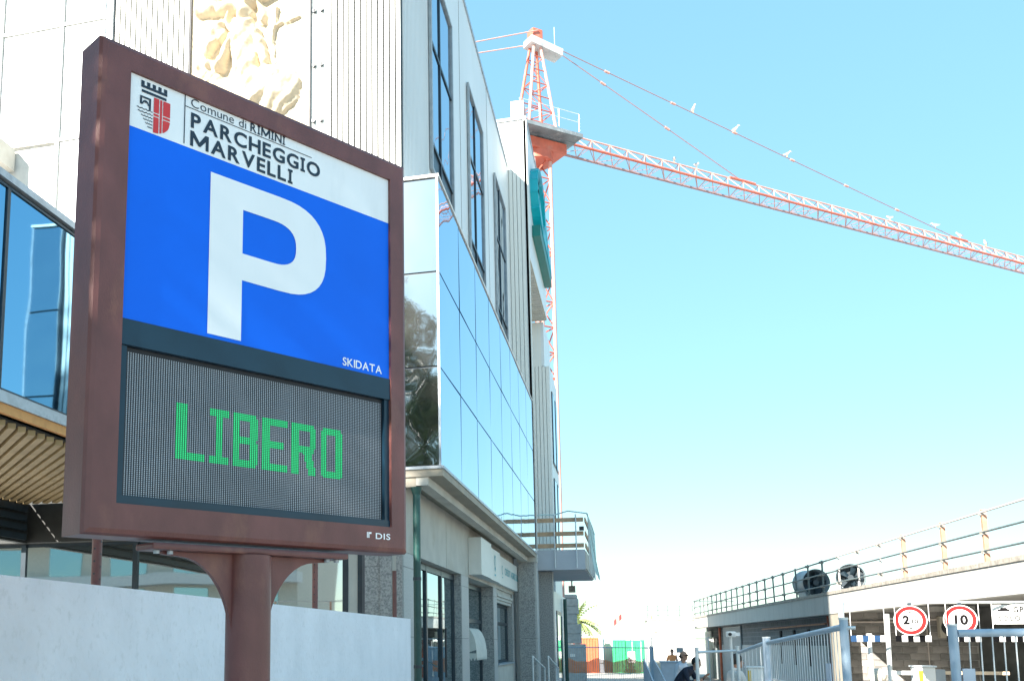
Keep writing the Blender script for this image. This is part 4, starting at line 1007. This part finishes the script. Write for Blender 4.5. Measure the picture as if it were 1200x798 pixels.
f3 = fence([(1.72, 18.15), (1.05, 18.1)], [1.53, 1.50], 'short steel fence panel in front of the two men', .6, .022, mat_='fence_pale', pr=.03)
part('warning_tape', B(1.1, 1.65, 18.09, 18.1, .72, .80), 'white_paint', f3)
f4 = fence([(2.70, 9.75), (4.6, 9.9)], [1.745, 1.76], 'blue steel fence panel in front of the hanging signs', .095, .036, mat_='fence_steel', pr=.04)
part('latch_plate', B(2.745, 2.84, 9.72, 9.74, .9, 1.38), 'shirt_pale', f4)
# camera on a pole, kiosk
cp = thing('pole_camera', 'white surveillance camera on a thin white pole behind the fence', 'camera', (1.66, 18.6, -.3))
part('pole', MB().tube((1.66, 18.6, -.3), (1.66, 18.6, 1.70), .022, n=8), 'white_paint', cp); part('housing', MB().box(1.58, 1.74, 18.5, 18.62, 1.70, 1.80, .02).box(1.72, 1.80, 18.45, 18.55, 1.72, 1.78), 'white_paint', cp); part('lens', MB().tube((1.64, 18.49, 1.75), (1.64, 18.47, 1.75), .03, n=10), 'black_paint', cp)
ki = thing('ticket_box', 'white box with a yellow side stripe behind the fence', 'ticket machine', (2.05, 18.9, -.3))
part('cabinet', B(1.93, 2.19, 18.8, 19.1, -.3, 1.16, .015), 'white_paint', ki); part('stripe', B(1.93, 1.98, 18.792, 18.799, -.25, 1.12), 'yellow_paint', ki); part('lid', B(1.90, 2.21, 18.78, 19.12, 1.161, 1.19), 'fence_pale', ki)
# ================================================================== PEOPLE
def body(name, label, base, yaw, J_, hair, top, legs='trouser', bald=False, specs=False, jacket=None, arm_mat='skin'):
    """J_: joints dict in metres, local frame: +x = facing direction"""
    t = thing('person', label, 'person', base)
    X = Matrix.Rotation(yaw, 4, 'Z')
    def skin(nm, chain_list, m, parent):
        vs_, es, rad = [], [], []
        idx = {}
        for ch in chain_list:
            prev = None
            for key, r in ch:
                p = J_[key] if isinstance(key, str) else key; kk = key if isinstance(key, str) else tuple(key)
                if kk not in idx: idx[kk] = len(vs_); vs_.append(X @ Vector(p)); rad.append(r)
                if prev is not None: es.append((prev, idx[kk]))
                prev = idx[kk]
        me = bpy.data.meshes.new(nm); me.from_pydata([tuple(v) for v in vs_], es, []); o = bpy.data.objects.new(nm, me); COL.objects.link(o); o.parent = parent
        md = o.modifiers.new('skin', 'SKIN'); md.use_smooth_shade = True
        for i, sv in enumerate(me.skin_vertices[0].data):
            r = rad[i]; sv.radius = r if isinstance(r, tuple) else (r, r); sv.use_root = (i == 0)
        s2 = o.modifiers.new('sub', 'SUBSURF'); s2.levels = 2; s2.render_levels = 2
        me.materials.append(MATS[m]); return o
    legs_ = [[('pelvis', .15), ('hipL', .10), ('kneeL', .065), ('ankL', .045), ('toeL', .04)], [('pelvis', .15), ('hipR', .10), ('kneeR', .065), ('ankR', .045), ('toeR', .04)]]
    torso = [[('pelvis', (.15, .13)), ('waist', (.145, .12)), ('chest', (.18, .13)), ('neckb', (.09, .08)), ('neck', .06)],
             [('chest', (.18, .13)), ('shL', .075), ('elL', .055)], [('chest', (.18, .13)), ('shR', .075), ('elR', .055)]]
    b = skin('body', [torso[0]+[], torso[1]+[('wrL', .032), ('haL', .036)], torso[2]+[('wrR', .032), ('haR', .036)], *legs_], top, t)
    # forearms, hands and head read as skin
    for sfx in 'LR':
        e, w_, h = Vector(J_['el'+sfx]), Vector(J_['wr'+sfx]), Vector(J_['ha'+sfx]); d = (h-w_).normalized()
        side = d.cross(Vector((0, 0, 1))).normalized() if abs(d.z) < .95 else Vector((0, 1, 0))
        fa_ = skin('forearm', [[(tuple(e.lerp(w_, .25)), .050), (tuple(w_), .034), (tuple(h), .042)]], arm_mat, t)
        ch = []
        for k, off in enumerate((-.03, -.01, .01, .03)):
            a = h+side*off; ln = (.07, .085, .08, .062)[k]; ch.append([(tuple(h), .03), (tuple(a+d*.03), .010), (tuple(a+d*(.03+ln*.5)), .009), (tuple(a+d*(.03+ln)-Vector((0, 0, .02))), .008)])
        ch.append([(tuple(h), .03), (tuple(h-side*.045+d*.01), .011), (tuple(h-side*.055+d*.05), .009)])
        skin('hand', ch, 'skin', t)
    lg = skin('trousers', [[('pelvis', .158), ('hipL', .112), ('kneeL', .075), ('ankL', .055)], [('pelvis', .158), ('hipR', .112), ('kneeR', .075), ('ankR', .055)]], legs, t)
    hc = X @ Vector(J_['head']); f = (X @ Vector(J_['look'])).normalized()
    q_ = f.to_track_quat('X', 'Z').to_matrix().to_4x4(); HX = Matrix.Translation(hc) @ q_
    m_ = MB(); m_.X = HX; m_.ball((0, 0, 0), .1, 1.0, .80, 1.22, 16, 12); m_.ball((.03, 0, -.05), .075, 1, .85, 1.0, 12, 8)
    m_.add([(.093, 0, .025), (.10, .018, -.035), (.10, -.018, -.035), (.128, 0, -.03)], [(0,1,3),(0,3,2),(1,2,3)])
    for s_ in (-1, 1): m_.ball((-.005, s_*.083, -.005), .028, .7, .3, 1.1, 8, 6)
    m_.tube((-.01, 0, -.17), (0, 0, -.06), .055, n=12)
    # world location is handled through the root location
    me = bpy.data.meshes.new('head'); me.from_pydata([tuple(v) for v in m_.v], [], m_.f); me.polygons.foreach_set('use_smooth', m_.sm); me.materials.append(MATS['skin']); ho = bpy.data.objects.new('head', me); COL.objects.link(ho); ho.parent = t
    def sub(nm, mb, m):
        me = bpy.data.meshes.new(nm); me.from_pydata([tuple(v) for v in mb.v], [], mb.f); me.polygons.foreach_set('use_smooth', mb.sm); me.materials.append(MATS[m]); o = bpy.data.objects.new(nm, me); COL.objects.link(o); o.parent = ho
    m_ = MB(); m_.X = HX
    for s_ in (-1, 1): m_.ball((.088, s_*.033, .022), .011, .6, 1.2, .8, 8, 6)
    m_.box(.093, .099, -.025, .025, -.069, -.062); sub('eyes_and_mouth', m_, 'glasses')
    if not bald:
        m_ = MB(); m_.X = HX; m_.ball((-.022, 0, .032), .108, 1.0, .86, 1.08, 16, 12); sub('hair', m_, hair)
    else:
        m_ = MB(); m_.X = HX; m_.ball((-.022, 0, -.022), .1, .93, .86, .62, 16, 10); sub('hair', m_, hair)
    if specs:
        m_ = MB(); m_.X = HX
        for s_ in (-1, 1): m_.box(.094, .104, s_*.034-.028, s_*.034+.028, .002, .042, .006)
        m_.box(.0, .10, .079, .083, .02, .028); m_.box(.0, .10, -.083, -.079, .02, .028); sub('sunglasses', m_, 'glasses')
    return t
base_j = dict(pelvis=(0,0,.95), hipL=(0,.10,.88), hipR=(0,-.10,.88), kneeL=(.04,.11,.48), kneeR=(.02,-.11,.48), ankL=(0,.11,.08), ankR=(0,-.11,.08), toeL=(.16,.12,.04), toeR=(.16,-.12,.04),
  waist=(0,0,1.1), chest=(.0,0,1.32), neckb=(.0,0,1.46), neck=(.02,0,1.53), shL=(0,.19,1.41), shR=(0,-.19,1.41), elL=(-.03,.25,1.12), elR=(-.03,-.25,1.12), wrL=(.1,.23,.9), wrR=(.1,-.23,.9), haL=(.13,.22,.83), haR=(.13,-.22,.83), head=(.05,0,1.64), look=(1,0,-.05))
lean = dict(base_j); lean.update(waist=(.06,0,1.1), chest=(.24,0,1.27), neckb=(.36,0,1.38), neck=(.41,0,1.42), shL=(.27,.19,1.35), shR=(.27,-.19,1.35), elL=(.38,.24,1.08), elR=(.36,-.24,1.08), wrL=(.58,.16,1.18), wrR=(.60,-.14,1.14), haL=(.64,.13,1.23), haR=(.66,-.12,1.17), head=(.47,0,1.50), look=(1,0,-.25))
tall = lambda D, k: {n: (v if n == 'look' else (v[0]*k, v[1]*k, v[2]*k)) for n, v in D.items()}
body('man', 'dark haired man in a navy top leaning forward behind the short fence', (.98, 25.5, -.5), R(-22), tall(lean, 1.08), 'hair_dark', 'shirt_navy', arm_mat='skin')
st2 = dict(base_j); st2.update(head=(.06, 0, 1.63), look=(1, 0, -.1))
body('man', 'balding man in sunglasses and a pale shirt standing behind the leaning man', (1.16, 26.6, -.5), R(-30), tall(st2, 1.09), 'hair_dark', 'shirt_pale', bald=True, specs=True)
st3 = dict(base_j); st3.update(wrR=(.28, -.2, 1.05), haR=(.35, -.18, 1.06), elR=(.08, -.26, 1.12))
body('man', 'man in a white top standing behind the fence beside the ticket box', (1.80, 19.6, -.33), R(20), {k: (v[0], v[1], v[2]*(.97)) if k != 'look' else v for k, v in st3.items()}, 'hair_dark', 'site_white')
# ================================================================== FAR SIDE OF THE SITE
wb = thing('site_hut', 'sunlit white flat roofed block at the end of the car park', 'building', (2.2, 60.5, -.5))
part('wall', B(.82, 3.42, 60, 65, -.5, 2.88), 'site_white', wb); part('roof_edge', B(.77, 3.46, 59.95, 65, 2.881, 2.98), 'coping', wb); part('door', B(.92, 1.7, 59.96, 59.999, -.5, 1.5), 'far_cream', wb)
part('wall_bracket', B(1.2, 1.32, 59.9, 59.999, 2.2, 2.26), 'coping', wb)
hr = thing('hut_railing', 'thin pipe railing on the roof of the white block', 'railing', (2.2, 60.1, 2.98))
for x in (.87, 1.45, 2.0, 2.65, 3.38): part('rail_post', MB().tube((x, 60.1, 2.98), (x, 60.1, 3.75), .02, n=5), 'rail_dark', hr)
for z in (3.2, 3.48, 3.73): part('rail', MB().tube((.84, 60.1, z), (3.42, 60.1, z), .015, n=5), 'rail_dark', hr)
gull((1.1, 60.2, 2.98), R(160), 'dark winged gull standing on the roof of the white block')
def cone(x, y, label):
    c = thing('traffic_cone', label, 'cone', (x, y, -.5)); part('cone', MB().tube((x, y, -.45), (x, y, .25), .17, .03, n=14), 'net_orange', c); part('base', B(x-.22, x+.22, y-.22, y+.22, -.5, -.451), 'net_orange', c); part('band', MB().tube((x, y, -.1), (x, y, .03), .118, .092, n=14), 'white_paint', c)
cb = thing('site_cabinet', 'pale site cabinets in front of the white block', 'cabinet', (1.5, 40, -.5))
part('cabinet', B(1.0, 1.9, 40, 41, -.5, .85), 'shirt_pale', cb); part('cabinet_lid', B(.96, 1.94, 39.96, 41.04, .851, .90), 'fence_steel', cb)
wk = dict(base_j); body('man', 'worker in an orange vest standing before the white block', (1.95, 55.0, -.5), R(-90), wk, 'hair_dark', 'net_orange', arm_mat='net_orange')
br_ = thing('site_chair', 'grey backed chair on the pale cabinets', 'chair', (1.72, 40.4, .9))
part('backrest', B(1.60, 1.86, 40.55, 40.58, 1.22, 1.42, .01), 'grey_frame', br_); part('seat', B(1.60, 1.86, 40.3, 40.54, 1.06, 1.09), 'site_white', br_)
for x in (1.61, 1.85):
    for y in (40.31, 40.56): part('leg', MB().tube((x, y, .90), (x, y, 1.22 if y > 40.5 else 1.06), .012, n=5), 'grey_frame', br_)
def container(x0, x1, y, z0, z1, m, label, doors=False):
    c = thing('container', label, 'container', ((x0+x1)/2, y, z0)); part('shell', B(x0, x1, y+.05, y+2.4, z0, z1), m, c)
    n = int((x1-x0)/.19); st_ = (x1-x0)/n
    if not doors:
        for i in range(n): part('corrugation', B(x0+i*st_+.03, x0+(i+1)*st_-.03, y, y+.049, z0+.12, z1-.12), m, c)
        for z in (z0, z1-.11): part('rail', B(x0, x1, y-.01, y+.049, z, z+.11), m, c)
    else:
        xm = (x0+x1)/2
        for a, b in ((x0+.05, xm-.01), (xm+.01, x1-.05)):
            d = part('door', B(a, b, y, y+.049, z0+.1, z1-.1), m, c); part('locking_bar', MB().tube(((a+b)/2+.1, y-.02, z0+.1), ((a+b)/2+.1, y-.02, z1-.1), .025, n=5), 'white_paint', d)
        part('placard', B(x0+.1, x0+.6, y-.03, y-.001, z0+.7, z0+1.5), 'site_white', c)
    return c
container(-4.15, -2.40, 72.4, -.5, 1.98, 'container_orange', 'orange corrugated shipping container by the stone pillar')
part('placard', B(-2.36, -2.08, 72.4, 72.5, .2, 1.9), 'grey_paint', container(-2.38, -2.05, 72.55, -.5, 1.97, 'shirt_pale', 'narrow blue grey cabin right of the orange container'))
container(-1.45, -.55, 73.2, -.5, 1.82, 'container_green', 'green site box left of the green container doors')
container(-.52, .75, 73.0, -.5, 1.80, 'container_green', 'green container with white locking bars on its doors', True)
ct = thing('site_cabin', 'white flat roofed cabin rising behind the containers', 'cabin', (-1.6, 77, -.5)); part('wall', B(-2.3, -.3, 77, 80, -.5, 2.75), 'site_white', ct); part('roof', B(-2.4, -.2, 76.9, 80.1, 2.751, 2.85), 'site_white', ct); part('window', B(-1.7, -.9, 76.97, 76.999, 1.0, 1.9), 'shop_glass', ct)
lw = thing('site_hoarding', 'long pale hoarding behind the containers', 'hoarding', (-1, 75.6, -.5)); part('panel', B(-4.5, .5, 75.6, 75.7, -.5, 2.1), 'site_white', lw)
for x in (-4, -2, 0): part('brace', MB().tube((x, 75.58, -.5), (x, 75.58, 2.15), .04, n=6), 'site_white', lw)
fp = thing('flagpole', 'white flagpole with a red and white flag behind the green containers', 'flag', (-.7, 74.6, -.5)); part('pole', MB().tube((-.7, 74.6, -.5), (-.7, 74.6, 3.8), .03, n=6), 'white_paint', fp)
m_ = MB(); v = []
for j in range(2):
    for i in range(7): v.append((-.72-.10*i, 74.6+.05*math.sin(i*1.3), 3.75-.40*j-.09*i))
m_.add(v, [(i, i+1, 8+i, 7+i) for i in (0, 1, 4, 5)]); part('flag', m_, 'print_red', fp); m_ = MB(); m_.add(v, [(i, i+1, 8+i, 7+i) for i in (2, 3)]); part('flag_stripe', m_, 'crane_pale', fp)
# stone pillar, steps of blocks
pp = thing('stone_pillar', 'stepped grey stone pillar at the end of the office block', 'pillar', (-2.9, 51.5, -.5))
for x0, x1, z0, z1 in ((-3.7, -2.35, -.5, 1.55), (-3.6, -2.55, 1.56, 2.05), (-3.6, -2.55, 2.06, 2.55), (-3.55, -2.75, 2.56, 3.05), (-3.6, -2.66, 3.06, 3.45), (-3.6, -2.66, 3.46, 3.85), (-3.3, -2.72, 3.86, 4.05)):
    part('stone', B(x0, x1, 51.3, 52.4, z0, z1, .03), 'stone_grey', pp)
part('plaque', B(-3.1, -2.85, 51.26, 51.299, .9, 1.05), 'site_white', pp)
# palm
pl = thing('palm_tree', 'palm crown showing above the stone pillar', 'tree', (-3.55, 66, -.5))
part('trunk', MB().tube((-3.55, 66, -.5), (-3.5, 66, 3.0), .2, .15, n=10), 'bark', pl)
fr = MB()
for i in range(46):
    a = random.uniform(0, 6.28); el_ = random.uniform(-.5, 1.3); L = random.uniform(1.2, 1.9); p = Vector((-3.5, 66, 3.0)); d = Vector((math.cos(a)*math.cos(el_), math.sin(a)*math.cos(el_), math.sin(el_)))
    for k in range(9):
        p2 = p+d*(L/9); d = (d-Vector((0,0,.13))).normalized(); sd_ = d.cross(Vector((0,0,1))).normalized()
        for sg_ in (-1, 1):
            q0 = p+sd_*sg_*.30*math.sin(math.pi*(k+1)/10)-Vector((0,0,.09)); fr.add([p, p2, q0+d*.16], [(0,1,2)])
        p = p2
part('crown', fr, 'palm_leaf', pl, kind='stuff')
# site fence with orange netting, stair rails
sf_ = fence([(-2.55, 39.3), (.62, 40.1)], [1.50, 1.47], 'long mesh fence with orange netting across the end of the lane', .07, .022, br=.006, mat_='fence_steel', barmat='fence_steel', group='site fences', pr=.028)
m_ = MB(); N = 46
for j in range(13):
    z = .48+j*.045
    for i in range(N):
        f0, f1_ = i/N, (i+1)/N
        sag = lambda f: z-.16*abs(math.sin(f*math.pi*2.5))*(j/13)+.02*math.sin(f*40)
        m_.tube((-2.5+2.9*f0, 39.42+.73*f0, sag(f0)), (-2.5+2.9*f1_, 39.42+.73*f1_, sag(f1_)), .011, n=4)
for i in range(N*2):
    f0 = i/(N*2); m_.tube((-2.5+2.9*f0, 39.42+.73*f0, .44), (-2.5+2.9*f0, 39.42+.73*f0, 1.02-.16*abs(math.sin(f0*math.pi*2.5))), .009, n=4)
part('netting', m_, 'net_orange', sf_, kind='stuff')
fence([(.62, 40.3), (.85, 47)], [1.50, 1.45], 'steel fence panel receding behind the long mesh fence', .10, .022, mat_='fence_steel', barmat='fence_steel', group='site fences', pr=.028)
fence([(.8, 47.5), (3.3, 47.8)], [1.85, 1.85], 'tall thin fence in front of the white block', .55, .016, mat_='fence_pale', group='site fences', pr=.024)
rl = thing('ramp_railing', 'dark blue sloping ramp railings below the white block', 'railing', (.6, 33, -.5))
for dx in (0, .35):
    part('rail', MB().path([(.35+dx, 38.5, 1.0), (.45+dx, 34, .72), (.55+dx, 30.5, .40)], .025, 6), 'fence_steel', rl)
    for k in range(12): f = k/11; part('baluster', MB().tube((.35+dx+.2*f, 38.5-8*f, -.5), (.35+dx+.2*f, 38.5-8*f, 1.0-.6*f), .02, n=5), 'fence_steel', rl)
# ================================================================== BEHIND THE CAMERA (seen in the glass, casts shade on the sign)
def tree(x, y, h, r, label, seed):
    rnd = random.Random(seed); t = thing('street_tree', label, 'tree', (x, y, 0), 'street trees behind the viewpoint')
    m_ = MB(); m_.tube((x, y, 0), (x+.1, y, h*.35), .24, .18, n=10); m_.tube((x+.1, y, h*.35), (x, y, h*.75), .18, .07, n=8)
    cl = []
    for i in range(16):
        a = rnd.uniform(0, 6.28); e_ = rnd.uniform(.35, .9); q0 = Vector((x+.05, y, h*rnd.uniform(.3, .55))); q1 = Vector((x+math.cos(a)*r*.75*math.sin(e_*1.7), y+math.sin(a)*r*.75*math.sin(e_*1.7), h*e_+.3))
        m_.tube(q0, q1, .07, .02, n=6); cl.append(q1)
    part('trunk', m_, 'bark', t)
    lf = MB()
    for i in range(90):
        a = rnd.uniform(0, 6.28); b = math.acos(rnd.uniform(-.75, 1)); k = rnd.uniform(.35, 1)**.5
        cl.append(Vector((x+r*k*math.sin(b)*math.cos(a), y+r*k*math.sin(b)*math.sin(a), h*.66+h*.33*k*math.cos(b))))
    for c in cl:
        R_ = rnd.uniform(.5, .95)
        for i in range(95):
            d = Vector((rnd.gauss(0, 1), rnd.gauss(0, 1), rnd.gauss(0, 1))); d = d.normalized()*R_*rnd.random()**.4; p = c+d
            u_ = Vector((rnd.gauss(0, 1), rnd.gauss(0, 1), rnd.gauss(0, .6))).normalized(); w_ = u_.cross(Vector((rnd.gauss(0, 1), rnd.gauss(0, 1), rnd.gauss(0, 1)))).normalized(); s_ = rnd.uniform(.09, .17)
            lf.add([p-u_*s_, p+w_*s_*.5, p+u_*s_, p-w_*s_*.5], [(0,1,2,3)])
    part('crown', lf, 'leaf', t, kind='stuff')
tree(-6.2, -5.6, 12.0, 3.3, 'leafy street tree behind the viewpoint, nearer one', 1)
tree(-9.8, -4.6, 16.0, 3.4, 'tallest leafy street tree behind the viewpoint', 5)
tree(-14.2, -5.4, 20.5, 4.0, 'leafy street tree behind the viewpoint, farther one', 2)
hb_ = thing('apartment_house', 'cream apartment house with balconies across the street behind the viewpoint', 'building', (-34, -32, 0))
part('wall', B(-50, -21, -38, -29, 0, 9.5), 'far_cream', hb_)
for k in range(3):
    part('balcony', B(-50, -20.6, -28.99, -27.8, 2.9*k+2.6, 2.9*k+3.3), 'site_white', hb_)
    for i in range(6): part('window', B(-49+4.8*i, -46.4+4.8*i, -28.99, -28.95, 2.9*k+.5, 2.9*k+2.4), 'shop_glass', hb_)
sr = thing('street_railing', 'rust brown pipe railing across the street behind the viewpoint', 'railing', (-14, -14, 0))
for i in range(12): part('rail_post', MB().tube((-32+3*i, -14, 0), (-32+3*i, -14, 3.6), .05, n=6), 'rust_post', sr)
for z in (2.4, 3.0, 3.6): part('rail', MB().tube((-33, -14, z), (2, -14, z), .03, n=6), 'pale_post', sr)
part('kerb_wall', B(-33, 2, -14.1, -13.9, 0, 1.8), 'concrete_pale', sr)
